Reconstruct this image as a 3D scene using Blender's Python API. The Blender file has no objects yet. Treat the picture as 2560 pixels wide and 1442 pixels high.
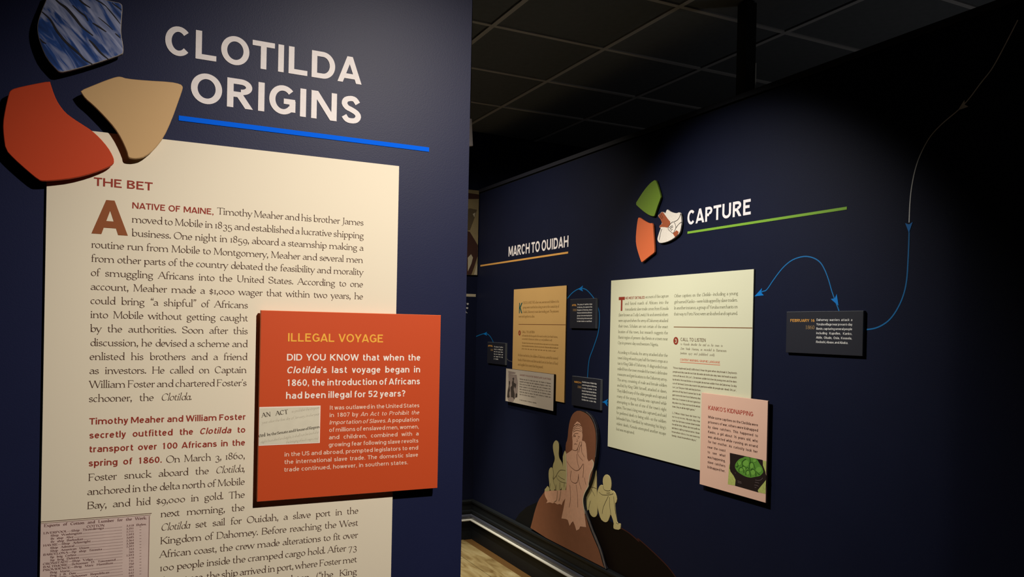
import bpy, bmesh, math, random
from mathutils import Vector, Matrix
from mathutils.geometry import delaunay_2d_cdt
random.seed(7)
S = bpy.context.scene
COL = bpy.context.collection

# ------------------------------------------------------------------ camera
YAW, PITCH, ROLL, FPX, CX, CY, EYE = 0.4598, -0.0055, 0.0207, 1964.0, 1280.0, 830.4, 1.55
fw = Vector((math.sin(YAW)*math.cos(PITCH), math.cos(YAW)*math.cos(PITCH), math.sin(PITCH)))
rt = Vector((math.cos(YAW), -math.sin(YAW), 0)); up = rt.cross(fw)
rt, up = rt*math.cos(ROLL)+up*math.sin(ROLL), -rt*math.sin(ROLL)+up*math.cos(ROLL)
EYEP = Vector((0, 0, EYE))
cd = bpy.data.cameras.new('camera'); cam = bpy.data.objects.new('camera', cd); COL.objects.link(cam)
cd.sensor_fit = 'HORIZONTAL'; cd.sensor_width = 36; cd.lens = 36*FPX/2560; cd.shift_y = (CY-721)/2560
cd.clip_start = .05; cd.clip_end = 60
cam.matrix_world = Matrix.Translation(EYEP) @ Matrix((rt, up, -fw)).transposed().to_4x4()
S.camera = cam

# ------------------------------------------------------------------ world, exposure, lights
w = bpy.data.worlds.new('world'); S.world = w; w.use_nodes = True
w.node_tree.nodes['Background'].inputs[0].default_value = (0.6, 0.7, 1, 1)
w.node_tree.nodes['Background'].inputs[1].default_value = 0.0008
S.view_settings.view_transform = 'Standard'; S.view_settings.look = 'None'
S.view_settings.exposure = 0.0; S.view_settings.gamma = 1.0; S.view_settings.use_curve_mapping = False

def spot(loc, target, power, color, angle, blend=1.0, size=.03):
    l = bpy.data.lights.new('spotlight', 'SPOT'); l.energy = power; l.color = color
    l.spot_size = math.radians(angle); l.spot_blend = blend; l.shadow_soft_size = size
    o = bpy.data.objects.new('spotlight', l); COL.objects.link(o); o.location = loc
    o.rotation_euler = (Vector(target)-Vector(loc)).to_track_quat('-Z', 'Y').to_euler()
    return o
WARM = (1.0, .90, .78); NEUT = (1.0, .93, .80)
LIGHTS = [
    ((.98, .15, 2.84), (.55, 1.9, 1.30), 250, WARM, 66, 1.0),
    ((.75, 2.82, 2.90), (2.33, 2.62, 1.32), 225, (1.0, .95, .86), 67, .95),
    ((.85, 4.25, 2.90), (2.33, 4.45, 1.05), 138, (1.0, .90, .74), 104, 1.0),
    ((1.45, 4.55, 2.90), (2.05, 4.62, 0.0), 400, (1.0, .93, .74), 34, 1.0),
]
for a in LIGHTS: spot(*a)
# the neighbouring gallery behind the right hand partition has a dim lamp of its own
pl_ = bpy.data.lights.new('neighbour_lamp', 'POINT'); pl_.energy = 3.6; pl_.color = (1, .95, .88); pl_.shadow_soft_size = .1
po_ = bpy.data.objects.new('neighbour_lamp', pl_); COL.objects.link(po_); po_.location = (3.3, 1.9, 1.5)

# ------------------------------------------------------------------ planes of the room
YL, XR, YF = 1.9, 2.325, 5.285          # near wall, right wall, far wall
XB = 2.312                              # foot of the baseboard on the right wall
ZC = 2.97
WALLTOP = 2.557
class Plane:
    # (u, v, off): along the wall towards the right, up, and out from the wall
    def __init__(s, kind): s.kind = kind
    def w(s, u, v, o=0):
        if s.kind == 'L': return Vector((u, YL-o, v))
        if s.kind == 'R': return Vector((XR-o, -u, v))
        return Vector((u, YF-o, v))
    def uv(s, px, py, o=0):
        d = rt*((px-CX)/FPX) - up*((py-CY)/FPX) + fw
        if s.kind == 'L': t = (YL-o)/d.y; p = EYEP+d*t; return (p.x, p.z)
        if s.kind == 'R': t = (XR-o)/d.x; p = EYEP+d*t; return (-p.y, p.z)
        t = (YF-o)/d.y; p = EYEP+d*t; return (p.x, p.z)
PL, PR, PF = Plane('L'), Plane('R'), Plane('F')
def zp(ox, oy, sc, pts): return [(ox+x/sc, oy+y/sc) for x, y in pts]

# ------------------------------------------------------------------ materials
def srgb(r, g, b):
    f = lambda c: (c/255/12.92) if c/255 <= .04045 else ((c/255+.055)/1.055)**2.4
    return (f(r), f(g), f(b), 1)
def mat(name, col, rough=.6, spec=.3, metal=0, noise=0, nscale=40, bump=0, bscale=300):
    m = bpy.data.materials.new(name); m.use_nodes = True; nt = m.node_tree
    b = nt.nodes['Principled BSDF']; b.inputs['Base Color'].default_value = col
    b.inputs['Roughness'].default_value = rough; b.inputs['Metallic'].default_value = metal
    b.inputs['Specular IOR Level'].default_value = spec
    tc = nt.nodes.new('ShaderNodeTexCoord')
    if noise:
        n = nt.nodes.new('ShaderNodeTexNoise'); n.inputs['Scale'].default_value = nscale; n.inputs['Detail'].default_value = 4
        mx = nt.nodes.new('ShaderNodeMix'); mx.data_type = 'RGBA'
        mx.inputs['A'].default_value = tuple(c*(1-noise) for c in col[:3])+(1,)
        mx.inputs['B'].default_value = tuple(min(1, c*(1+noise)) for c in col[:3])+(1,)
        nt.links.new(tc.outputs['Object'], n.inputs['Vector']); nt.links.new(n.outputs['Fac'], mx.inputs['Factor'])
        nt.links.new(mx.outputs['Result'], b.inputs['Base Color'])
    if bump:
        n2 = nt.nodes.new('ShaderNodeTexNoise'); n2.inputs['Scale'].default_value = bscale; n2.inputs['Detail'].default_value = 2
        bp = nt.nodes.new('ShaderNodeBump'); bp.inputs['Strength'].default_value = bump; bp.inputs['Distance'].default_value = .001
        nt.links.new(tc.outputs['Object'], n2.inputs['Vector']); nt.links.new(n2.outputs['Fac'], bp.inputs['Height'])
        nt.links.new(bp.outputs['Normal'], b.inputs['Normal'])
    return m
M = {}
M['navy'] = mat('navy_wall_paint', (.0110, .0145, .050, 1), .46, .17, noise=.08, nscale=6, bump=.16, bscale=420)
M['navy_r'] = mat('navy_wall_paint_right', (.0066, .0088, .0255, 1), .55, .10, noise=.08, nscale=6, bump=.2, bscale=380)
M['black'] = mat('black_edge', (.006, .006, .006, 1), .6, .2)
M['white'] = mat('white_vinyl', srgb(226, 220, 222), .5, .2, noise=.06, nscale=120)
M['blue'] = mat('blue_vinyl', (0.0, .12, .85, 1), .7, .05)
M['cream'] = mat('cream_panel', (.77, .70, .56, 1), .55, .25, noise=.02, nscale=3)
M['maroon'] = mat('maroon_ink', (.30, .040, .025, 1), .6, .2)
M['rust'] = mat('rust_brown_ink', (.27, .082, .028, 1), .6, .2)
M['ink'] = mat('dark_brown_ink', (.085, .045, .030, 1), .6, .2)
M['orange'] = mat('orange_red_panel', (.56, .070, .016, 1), .55, .25, noise=.03, nscale=5)
M['orange_edge'] = mat('orange_edge', (.75, .16, .05, 1), .5, .3)
M['amber'] = mat('amber_ink', (.85, .42, .055, 1), .6, .2)
M['pale'] = mat('pale_ink', (.88, .80, .74, 1), .6, .2)
M['pinkpale'] = mat('pink_white_ink', (.85, .60, .48, 1), .6, .2)
M['red_piece'] = mat('brick_red_shard', (.54, .055, .013, 1), .55, .25, noise=.04, nscale=8)
M['tan_piece'] = mat('tan_shard', (.56, .36, .17, 1), .5, .3, noise=.03, nscale=8)
M['edge'] = mat('pale_board_edge', (.45, .40, .36, 1), .5, .3)
M['clip'] = mat('aged_newsprint', (.66, .52, .48, 1), .8, .1, noise=.14, nscale=22)
M['clip_ink'] = mat('faded_print_ink', (.19, .095, .09, 1), .8, .1)
M['clip_line'] = mat('faded_print_rule', (.24, .15, .12, 1), .8, .1)
M['doc'] = mat('act_document_paper', (.66, .62, .50, 1), .8, .1, noise=.08, nscale=40)
M['doc_edge'] = mat('document_white_border', (.85, .74, .66, 1), .8, .1)
M['doc_ink'] = mat('document_ink', (.13, .11, .085, 1), .8, .1)
M['doc_faint'] = mat('faint_handwriting_ink', (.42, .38, .30, 1), .8, .1)
M['cap_panel'] = mat('pale_green_cream_panel', (.64, .635, .46, 1), .5, .3, noise=.02, nscale=3)
M['cap_ink'] = mat('grey_green_ink', (.13, .12, .060, 1), .6, .2)
M['cap_small'] = mat('small_brown_ink', (.14, .085, .045, 1), .6, .2)
M['cap_red'] = mat('red_ink', (.26, .035, .018, 1), .6, .2)
M['cap_warn'] = mat('orange_warning_ink', (.62, .14, .07, 1), .6, .2)
M['rule'] = mat('thin_brown_rule', (.20, .09, .035, 1), .6, .2)
M['green_piece'] = mat('leaf_green_shard', (.14, .23, .022, 1), .5, .3)
M['green_line'] = mat('green_vinyl', (.18, .36, .035, 1), .5, .2)
M['coral'] = mat('coral_orange_shard', (.62, .135, .045, 1), .5, .3)
M['bone'] = mat('bone_white_print', (.68, .62, .55, 1), .6, .2, noise=.14, nscale=160)
M['skin'] = mat('brown_print', (.30, .075, .03, 1), .6, .2)
M['line'] = mat('black_print_line', (.02, .012, .01, 1), .6, .2)
M['tanboard'] = mat('tan_text_panel', (.60, .37, .14, 1), .55, .25, noise=.03, nscale=8)
M['tan_ink'] = mat('olive_brown_ink', (.22, .115, .028, 1), .6, .2)
M['teal'] = mat('teal_ink', (.012, .085, .080, 1), .6, .2)
M['tan_line'] = mat('ochre_vinyl', (.62, .32, .085, 1), .5, .2)
M['grey'] = mat('grey_sign_face', (.46, .40, .34, 1), .55, .25, noise=.03, nscale=8)
M['grey_ink'] = mat('charcoal_ink', (.06, .045, .035, 1), .6, .2)
M['mauve'] = mat('dull_mauve_ink', (.26, .12, .10, 1), .6, .2)
M['engr_dark'] = mat('engraving_dark', (.045, .035, .030, 1), .6, .2, noise=.6, nscale=400)
M['engr_mid'] = mat('engraving_mid', (.24, .19, .17, 1), .6, .2, noise=.35, nscale=120)
M['pink'] = mat('salmon_beige_sign', (.74, .47, .36, 1), .55, .25, noise=.03, nscale=10)
M['kanko_red'] = mat('brick_red_ink', (.40, .045, .028, 1), .6, .2)
M['kanko_ink'] = mat('dark_umber_ink', (.070, .026, .020, 1), .6, .2)
M['bag'] = mat('dark_sack_print', (.018, .010, .009, 1), .6, .2)
M['mango'] = mat('mango_green_print', (.10, .27, .035, 1), .6, .2, noise=.12, nscale=90)
M['mango_l'] = mat('light_mango_print', (.16, .38, .055, 1), .6, .2)
M['mango_d'] = mat('dark_green_line', (.03, .10, .012, 1), .6, .2)
M['grass'] = mat('yellow_green_print', (.42, .46, .13, 1), .6, .2, noise=.3, nscale=120)
M['bag_l'] = mat('grey_brown_highlight', (.10, .07, .07, 1), .6, .2)
M['plaque'] = mat('near_black_navy_plaque', (.014, .015, .024, 1), .5, .35)
M['plaque_edge'] = mat('grey_plaque_edge', (.16, .17, .18, 1), .4, .4)
M['pl_white'] = mat('white_plaque_lettering', (.75, .74, .72, 1), .6, .2)
M['pl_amber'] = mat('amber_plaque_lettering', (.75, .36, .07, 1), .6, .2)
M['pl_year'] = mat('dim_gold_lettering', (.40, .25, .10, 1), .6, .2)
M['route'] = mat('blue_route_line', (.004, .13, .36, 1), .55, .25)
M['arrow'] = mat('blue_arrowhead', (.002, .16, .52, 1), .5, .25)
M['route_g'] = mat('grey_route_line', (.75, .75, .74, 1), .55, .25)
M['lit_edge_route'] = mat('lit_edge_and_route_grey', (.10, .088, .088, 1), .6, .3, noise=.5, nscale=60)  # grey for the cutout's painted lit edge, and one short route line
M['brown'] = mat('russet_brown_print', (.20, .078, .040, 1), .6, .25, noise=.12, nscale=25)
M['brown2'] = mat('dusky_brown_print', (.10, .045, .032, 1), .6, .25, noise=.1, nscale=25)
M['hill'] = mat('black_brown_paint', (.0060, .0032, .0020, 1), .6, .10)
M['hill_l'] = mat('near_black_paint', (.0045, .0045, .005, 1), .7, .12)
M['hill_edge'] = mat('dark_red_paint_line', (.045, .012, .008, 1), .6, .2)
M['rosy'] = mat('rosy_brown_print', (.64, .36, .24, 1), .6, .2, noise=.12, nscale=60)
M['olive'] = mat('pale_olive_print', (.46, .40, .19, 1), .6, .2, noise=.05, nscale=60)
M['butter'] = mat('pale_butter_print', (.55, .46, .21, 1), .6, .2, noise=.05, nscale=60)
M['outline'] = mat('cream_outline', (.62, .55, .38, 1), .6, .2)
M['sketch'] = mat('brown_sketch_line', (.13, .055, .03, 1), .6, .2)
M['sketch2'] = mat('olive_sketch_line', (.12, .10, .05, 1), .6, .2)
M['tile'] = mat('black_ceiling_tile', (.145, .16, .18, 1), .85, .15, noise=.15, nscale=30, bump=.3, bscale=150)
M['tbar'] = mat('dull_grid_bar', (.50, .50, .52, 1), .5, .4)
M['bb'] = mat('gloss_black_baseboard', (.0055, .0070, .0090, 1), .55, .22)
M['bb_mid'] = mat('slate_bead', (.055, .060, .085, 1), .35, .6)
M['bb_lite'] = mat('pale_ledge', (.55, .54, .50, 1), .35, .5)
M['strip'] = mat('dark_brown_floor_strip', (.10, .05, .015, 1), .4, .4)
M['mural1'] = mat('olive_khaki_mural', (.26, .205, .11, 1), .6, .2, noise=.2, nscale=20)
M['mural2'] = mat('dark_olive_mural', (.10, .075, .045, 1), .6, .2)
M['mural3'] = mat('oxblood_mural', (.05, .022, .018, 1), .6, .2)
M['mural4'] = mat('grey_cream_mural', (.42, .37, .27, 1), .6, .2)
M['post'] = mat('black_steel_post', (.012, .012, .012, 1), .35, .5)
M['post_lit_edge'] = mat('post_edge_highlight', (.85, .85, .82, 1), .3, .5)  # pale colour standing in for light along the post edge
M['fixture'] = mat('pale_lamp_housing', (.55, .50, .50, 1), .5, .4)

def wood(name):
    m = bpy.data.materials.new(name); m.use_nodes = True; nt = m.node_tree; b = nt.nodes['Principled BSDF']
    tc = nt.nodes.new('ShaderNodeTexCoord'); mp = nt.nodes.new('ShaderNodeMapping'); mp.inputs['Scale'].default_value = (9, 2.2, 9)
    n = nt.nodes.new('ShaderNodeTexNoise'); n.inputs['Scale'].default_value = 1.6; n.inputs['Detail'].default_value = 7; n.inputs['Distortion'].default_value = 1.2
    cr = nt.nodes.new('ShaderNodeValToRGB'); e = cr.color_ramp.elements
    e[0].position = .32; e[0].color = (.13, .080, .028, 1); e[1].position = .74; e[1].color = (.36, .30, .17, 1)
    x = e.new(.5); x.color = (.25, .185, .085, 1)
    oi = nt.nodes.new('ShaderNodeObjectInfo'); ad = nt.nodes.new('ShaderNodeVectorMath'); ad.operation = 'ADD'
    nt.links.new(tc.outputs['Object'], ad.inputs[0]); nt.links.new(oi.outputs['Location'], ad.inputs[1])
    nt.links.new(ad.outputs[0], mp.inputs[0]); nt.links.new(mp.outputs[0], n.inputs['Vector'])
    nt.links.new(n.outputs['Fac'], cr.inputs[0]); nt.links.new(cr.outputs[0], b.inputs['Base Color'])
    b.inputs['Roughness'].default_value = .28; b.inputs['Specular IOR Level'].default_value = .5
    return m
M['wood'] = wood('golden_brown_plank')
def water():
    m = bpy.data.materials.new('blue_water_print'); m.use_nodes = True; nt = m.node_tree; b = nt.nodes['Principled BSDF']
    tc = nt.nodes.new('ShaderNodeTexCoord'); mp = nt.nodes.new('ShaderNodeMapping')
    mp.vector_type = 'TEXTURE'; mp.inputs['Rotation'].default_value = (0, math.radians(50), 0); mp.inputs['Scale'].default_value = (.085, .085, .017)
    n = nt.nodes.new('ShaderNodeTexNoise'); n.inputs['Scale'].default_value = 1.0; n.inputs['Detail'].default_value = 3; n.inputs['Distortion'].default_value = .9
    cr = nt.nodes.new('ShaderNodeValToRGB'); e = cr.color_ramp.elements
    e[0].position = .36; e[0].color = (.006, .030, .14, 1); e[1].position = .68; e[1].color = (.36, .40, .62, 1)
    x = e.new(.46); x.color = (.012, .06, .27, 1); x = e.new(.53); x.color = (.16, .20, .38, 1)
    nt.links.new(tc.outputs['Object'], mp.inputs[0]); nt.links.new(mp.outputs[0], n.inputs['Vector'])
    nt.links.new(n.outputs['Fac'], cr.inputs[0]); nt.links.new(cr.outputs[0], b.inputs['Base Color'])
    b.inputs['Roughness'].default_value = .45; b.inputs['Specular IOR Level'].default_value = .3
    return m
M['water'] = water()
M['water_dark'] = mat('dark_ripple_print', (.012, .010, .014, 1), .5, .3)

# ------------------------------------------------------------------ object helpers
def link(name, verts, faces, m, parent=None, loc=(0, 0, 0), mats=None, fm=None, smooth=False):
    L = Vector(loc)
    if parent is not None: L = Vector((0, 0, 0)); base = parent_world(parent)
    else: base = L
    me = bpy.data.meshes.new(name)
    me.from_pydata([tuple(Vector(v)-base) for v in verts], [], faces)
    for mm in (mats or [m]): me.materials.append(mm)
    if fm: me.polygons.foreach_set('material_index', fm)
    if smooth: me.polygons.foreach_set('use_smooth', [True]*len(me.polygons))
    me.update()
    o = bpy.data.objects.new(name, me); COL.objects.link(o)
    if parent is not None: o.parent = parent
    else: o.location = base
    return o
def parent_world(o):
    p = Vector((0, 0, 0))
    while o is not None: p += Vector(o.location); o = o.parent
    return p
def thing(name, label, cat, loc, group=None):
    o = bpy.data.objects.new(name, None); o.empty_display_size = .05; COL.objects.link(o); o.location = loc
    o['label'] = label; o['category'] = cat
    if group: o['group'] = group
    return o
def tag(o, label, cat, group=None):
    o['label'] = label; o['category'] = cat
    if group: o['group'] = group
    return o
def struct(o, label):
    o['kind'] = 'structure'; o['label'] = label; return o
def box(name, a, b, m, parent=None, **k):
    x0, y0, z0 = a; x1, y1, z1 = b
    v = [(x0, y0, z0), (x1, y0, z0), (x1, y1, z0), (x0, y1, z0), (x0, y0, z1), (x1, y0, z1), (x1, y1, z1), (x0, y1, z1)]
    f = [(0, 3, 2, 1), (4, 5, 6, 7), (0, 1, 5, 4), (1, 2, 6, 5), (2, 3, 7, 6), (3, 0, 4, 7)]
    return link(name, v, f, m, parent, loc=((x0+x1)/2, (y0+y1)/2, z0), **k)
def area(p): return sum(p[i][0]*p[(i+1) % len(p)][1]-p[(i+1) % len(p)][0]*p[i][1] for i in range(len(p)))/2
def plate(name, P, pts, o0, o1, m, parent, edge=None):
    """an outline in wall coordinates given thickness from off=o0 (back) to off=o1 (front), with a small front bevel"""
    if area(pts) < 0: pts = pts[::-1]
    if o0 == 0: o0 = .0004
    n = len(pts); ins = min(.0012, (o1-o0)*.3)
    c = []
    for i in range(n):
        a = Vector(pts[i-1]); b = Vector(pts[i]); d = Vector(pts[(i+1) % n])
        e1 = (b-a).normalized() if (b-a).length > 1e-9 else Vector((1, 0)); e2 = (d-b).normalized() if (d-b).length > 1e-9 else e1
        t = (e1+e2); t = t.normalized() if t.length > 1e-6 else e1
        c.append((b.x-t.y*ins, b.y+t.x*ins))
    V = [P.w(u, v, o0) for u, v in pts]+[P.w(u, v, o1-ins) for u, v in pts]+[P.w(u, v, o1) for u, v in c]
    F = [tuple(range(2*n, 3*n)), tuple(reversed(range(n)))]; fm = [0, 1]
    for i in range(n):
        j = (i+1) % n
        F += [(i, j, n+j, n+i), (n+i, n+j, 2*n+j, 2*n+i)]; fm += [1, 1]
    return link(name, V, F, m, parent, mats=[m, edge or m], fm=fm)
def flat(name, P, polys, off, m, parent):
    V, F = [], []
    for p in polys:
        if area(p) < 0: p = p[::-1]
        b = len(V); V += [P.w(u, v, off) for u, v in p]; F.append(tuple(range(b, b+len(p))))
    return link(name, V, F, m, parent)
def union(polys):
    """merge overlapping outlines into triangles that do not overlap"""
    V, F = [], []
    for p in polys:
        if abs(area(p)) < 1e-12: continue
        if area(p) < 0: p = p[::-1]
        b = len(V); V += [Vector(q) for q in p]; F.append(list(range(b, b+len(p))))
    if not V: return []
    vo, eo, fo, ov, oe, of = delaunay_2d_cdt(V, [], F, 1, 1e-6)
    res = []
    for f, src in zip(fo, of):
        if not src: continue
        q = [tuple(vo[i]) for i in f]
        if area(q) < 0: q = q[::-1]
        if area(q) > 1e-12: res.append(q)
    return res
def rect(u0, v0, u1, v1): return [(u0, v0), (u1, v0), (u1, v1), (u0, v1)]
def smooth(p, it=2, closed=True):
    for _ in range(it):
        q = []; n = len(p)
        if not closed: q.append(p[0])
        for i in range(n if closed else n-1):
            a, b = p[i], p[(i+1) % n]
            q += [(a[0]*.75+b[0]*.25, a[1]*.75+b[1]*.25), (a[0]*.25+b[0]*.75, a[1]*.25+b[1]*.75)]
        if not closed: q.append(p[-1])
        p = q
    return p
def crom(p, n=4):
    r = []; q = [p[0]]+list(p)+[p[-1]]
    for i in range(1, len(q)-2):
        a, b, c, d = q[i-1:i+3]
        for k in range(n):
            t = k/n
            r.append(tuple(.5*(2*b[j]+(c[j]-a[j])*t+(2*a[j]-5*b[j]+4*c[j]-d[j])*t*t+(3*b[j]-a[j]-3*c[j]+d[j])*t**3) for j in (0, 1)))
    r.append(p[-1]); return r
def ribbon(p, wd, taper=None):
    """quads of a line of width wd along points p"""
    n = len(p); L = []; R = []
    for i in range(n):
        a = p[max(0, i-1)]; b = p[min(n-1, i+1)]
        dx, dy = b[0]-a[0], b[1]-a[1]; l = math.hypot(dx, dy) or 1
        h = wd/2*(taper(i/(n-1)) if taper else 1)
        L.append((p[i][0]-dy/l*h, p[i][1]+dx/l*h)); R.append((p[i][0]+dy/l*h, p[i][1]-dx/l*h))
    return [[R[i], R[i+1], L[i+1], L[i]] for i in range(n-1)]

# ------------------------------------------------------------------ a small lettering engine (strokes drawn with a broad nib)
class Style:
    def __init__(s, X, C, A, D, w, t, serif, phi=28, nar=1.0, sb=None, slant=0.0, lining=True, step=20):
        s.X, s.C, s.A, s.D, s.w, s.t, s.serif, s.phi, s.nar, s.slant, s.lining, s.step = X, C, A, D, w, t, serif, math.radians(phi), nar, slant, lining, step
        s.sb = sb if sb is not None else (.012 if serif else .05); s.cache = {}
ROMAN = Style(.405, .65, .71, -.235, .070, .036, True, lining=False, nar=.985)
ITAL = Style(.40, .64, .71, -.23, .066, .032, True, slant=.24, nar=.88, lining=False)
ROMANB = Style(.43, .66, .70, -.22, .125, .045, True, phi=15)
SANS = Style(.52, .70, .735, -.20, .134, .115, False, phi=0, sb=.046, nar=.99, step=16)
SANSI = Style(.52, .70, .735, -.20, .130, .112, False, phi=0, sb=.046, slant=.21, nar=.99)
SANSL = Style(.51, .70, .73, -.20, .120, .102, False, phi=0, sb=.05)
HEAD = Style(.51, .70, .735, -.20, .148, .130, False, phi=0, sb=.062, nar=.98, step=8)
CAPS_W = dict(A=.66, B=.56, C=.60, D=.64, E=.52, F=.49, G=.64, H=.66, I=.0, J=.40, K=.62, L=.50, M=.78, N=.66, O=.70, P=.54, Q=.70, R=.60, S=.50, T=.57, U=.63, V=.65, W=.94, X=.62, Y=.61, Z=.56)
ARCSTEP = 20
def arc(cx, cy, rx, ry, a0, a1):
    n = max(2, int(abs(a1-a0)/ARCSTEP))
    return [(cx+rx*math.cos(math.radians(a0+(a1-a0)*k/n)), cy+ry*math.sin(math.radians(a0+(a1-a0)*k/n))) for k in range(n+1)]
def glyph(ch, s):
    global ARCSTEP
    if ch in s.cache: return s.cache[ch]
    ARCSTEP = s.step
    E = []; w, t, X, C, A, D = s.w, s.t, s.X, s.C, s.A, s.D
    hw, ht = w/2, t/2; se = .048 if s.serif else 0; st = .026 if s.serif else 0; m = se+hw
    sf = s.serif
    def nib(th):
        if not sf: return (w*abs(math.sin(th))+t*abs(math.cos(th)))/2/max(.001, abs(math.sin(th))+abs(math.cos(th)))*1.0 if False else (hw*math.sin(th)**2+ht*math.cos(th)**2)
        a = math.sin(th-s.phi); b = math.cos(th-s.phi)
        return .5*math.sqrt((w*1.08*a)**2+(t*.9*b)**2)
    def stroke(p):
        n = len(p); Lp, Rp = [], []; cl = abs(p[0][0]-p[-1][0])+abs(p[0][1]-p[-1][1]) < 1e-6
        for i in range(n):
            a = p[max(0, i-1)]; b = p[min(n-1, i+1)]
            if cl and i in (0, n-1): a, b = p[n-2], p[1]
            th = math.atan2(b[1]-a[1], b[0]-a[0]); h = nib(th)
            Lp.append((p[i][0]-math.sin(th)*h, p[i][1]+math.cos(th)*h)); Rp.append((p[i][0]+math.sin(th)*h, p[i][1]-math.cos(th)*h))
        for i in range(n-1): E.append([Rp[i], Rp[i+1], Lp[i+1]]); E.append([Rp[i], Lp[i+1], Lp[i]])
    def foot(x, y, W=None, sgn=1, both=3):
        if not sf: return
        W = W or w; l = se if both & 1 else 0; r = se if both & 2 else 0
        E.append([(x-W/2-l, y), (x+W/2+r, y), (x+W/2+r, y+sgn*st), (x-W/2-l, y+sgn*st)])
        E.append([(x-W/2-l*.45, y+sgn*st), (x+W/2+r*.45, y+sgn*st), (x+W/2, y+sgn*st*2.6), (x-W/2, y+sgn*st*2.6)])
    def stem(x, y0, y1, f=1, h=0):
        E.append([(x-hw, y0), (x+hw, y0), (x+hw, y1), (x-hw, y1)])
        if f: foot(x, y0)
        if h == 2: foot(x, y1, sgn=-1)
        if h == 1 and sf: E.append([(x-hw-.055, y1-.055), (x-hw, y1-.075), (x-hw+.012, y1), (x-hw-.01, y1-.012)])
    def hb(x0, x1, y, beak=0, bl=0):
        E.append([(x0, y-ht), (x1, y-ht), (x1, y+ht), (x0, y+ht)])
        if sf and beak: E.append([(x1-.030, y), (x1, y), (x1+.008, y+beak*.105), (x1-.012, y+beak*.105)])
        if sf and bl: E.append([(x0, y), (x0+.030, y), (x0+.012, y+bl*.105), (x0-.008, y+bl*.105)])
    def dg(x0, y0, x1, y1, W=None, f0=0, f1=0):
        th = math.atan2(y1-y0, x1-x0)
        h = (W/2 if W else nib(th))/max(.3, abs(math.sin(th)))
        E.append([(x0-h, y0), (x0+h, y0), (x1+h, y1), (x1-h, y1)])
        if f0: foot(x0, y0, 2*h*.9)
        if f1: foot(x1, y1, 2*h*.9, -1)
    thin = t*1.15 if sf else w*.93
    def digit(d, y0, y1, W=.46):
        H = y1-y0; cx = W/2; bx = lambda u, v: (hw+u*(W-w), y0+ht+v*(H-t))
        if d == '0': stroke(arc(cx, (y0+y1)/2, W/2-hw, H/2-ht, 90, 450))
        elif d == '1':
            stem(cx+(0 if sf else .03), y0, y1, 1, 2 if (sf and not s.lining) else 0)
            if not (sf and not s.lining): dg(cx-.085, y1-.15, cx+.03, y1-.02, w*.8) if not sf else E.append([(cx-.12, y1-.06), (cx-.02, y1-.09), (cx+hw, y1), (cx-.02, y1-.02)])
        elif d == '2':
            stroke(crom([bx(0, .76), bx(.15, .93), bx(.5, 1), bx(.88, .9), bx(.95, .7), bx(.75, .45), bx(.3, .16), bx(.06, .02)], 3)); hb(.02, W-.02, y0+ht, 1)
        elif d == '3':
            stroke(crom([bx(.02, .84), bx(.25, .98), bx(.6, 1), bx(.9, .87), bx(.85, .65), bx(.45, .54)], 3))
            stroke(crom([bx(.45, .54), bx(.85, .48), bx(1, .26), bx(.85, .07), bx(.45, 0), bx(0, .12)], 3))
        elif d == '4':
            x = W*.70; E.append([(x-hw, y0), (x+hw, y0), (x+hw, y1), (x-hw, y1)]); hb(0, W, y0+H*.27); dg(.03, y0+H*.27, x-.01, y1, thin)
        elif d == '5':
            stroke(crom([bx(.15, 1), bx(.10, .56), bx(.45, .63), bx(.85, .52), bx(1, .28), bx(.8, .06), bx(.4, 0), bx(0, .12)], 3)); hb(.06, W-.04, y1-ht)
        elif d == '6':
            stroke(arc(cx, y0+H*.32, W/2-hw, H*.32-ht, 90, 450)); stroke(crom([bx(0, .28), bx(.04, .6), bx(.35, .88), bx(.8, 1)], 3))
        elif d == '9':
            stroke(arc(cx, y1-H*.32, W/2-hw, H*.32-ht, 90, 450)); stroke(crom([bx(1, .72), bx(.96, .4), bx(.65, .12), bx(.2, 0)], 3))
        elif d == '7': hb(.01, W-.01, y1-ht, 0, -1); dg(W*.32, y0, W-.05, y1-ht, w*.85)
        elif d == '8':
            stroke(arc(cx, y0+H*.27, W/2-hw, H*.27-ht, 90, 450)); stroke(arc(cx, y0+H*.75, W/2-hw-.03, H*.25-ht, -90, 270))
        return W
    W = 0; sb = s.sb; o = 0  # o: sidebearing tweak for round letters
    xr = .205 if sf else .245   # half width of round lowercase
    if ch == ' ': W = 0; sb = .12
    elif ch.isdigit():
        sb = .03 if sf else .04
        if s.lining: W = digit(ch, 0, C, .46 if sf else .50)
        else:
            y0, y1 = {'0': (0, X), '1': (0, X), '2': (0, X), '3': (D, X), '4': (D, X), '5': (D, X), '7': (D, X), '9': (D, X), '6': (0, C), '8': (0, C)}[ch]
            if ch == '1': W = digit(ch, y0, y1, .20)
            else: W = digit(ch, y0, y1, .44 if ch == '0' else .40)
    elif ch in CAPS_W and ch.isupper():
        W = CAPS_W[ch]; r = W-m
        if ch == 'A': dg(hw*.9, 0, W/2-(.01 if sf else 0), C, thin, sf); dg(W-hw*.9-(.02 if sf else 0), 0, W/2, C, None if sf else w, sf); hb(W*.22, W*.78, C*(.36 if sf else .25))
        elif ch == 'B':
            stem(m, 0, C); hb(m-.02 if sf else m, W*.58, C-ht); hb(m, W*.6, C*.53); hb(m-.02 if sf else m, W*.58, ht)
            stroke(arc(W*.55, C*.765, W*.40-hw, C*.235-ht, -90, 90)); stroke(arc(W*.57, C*.265, W*.43-hw, C*.265-ht, -90, 90))
        elif ch in 'CG':
            stroke(arc(W*.52, C/2, W*.52-hw, C/2-ht+.008, 42, 318 if ch == 'C' else 322))
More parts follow.
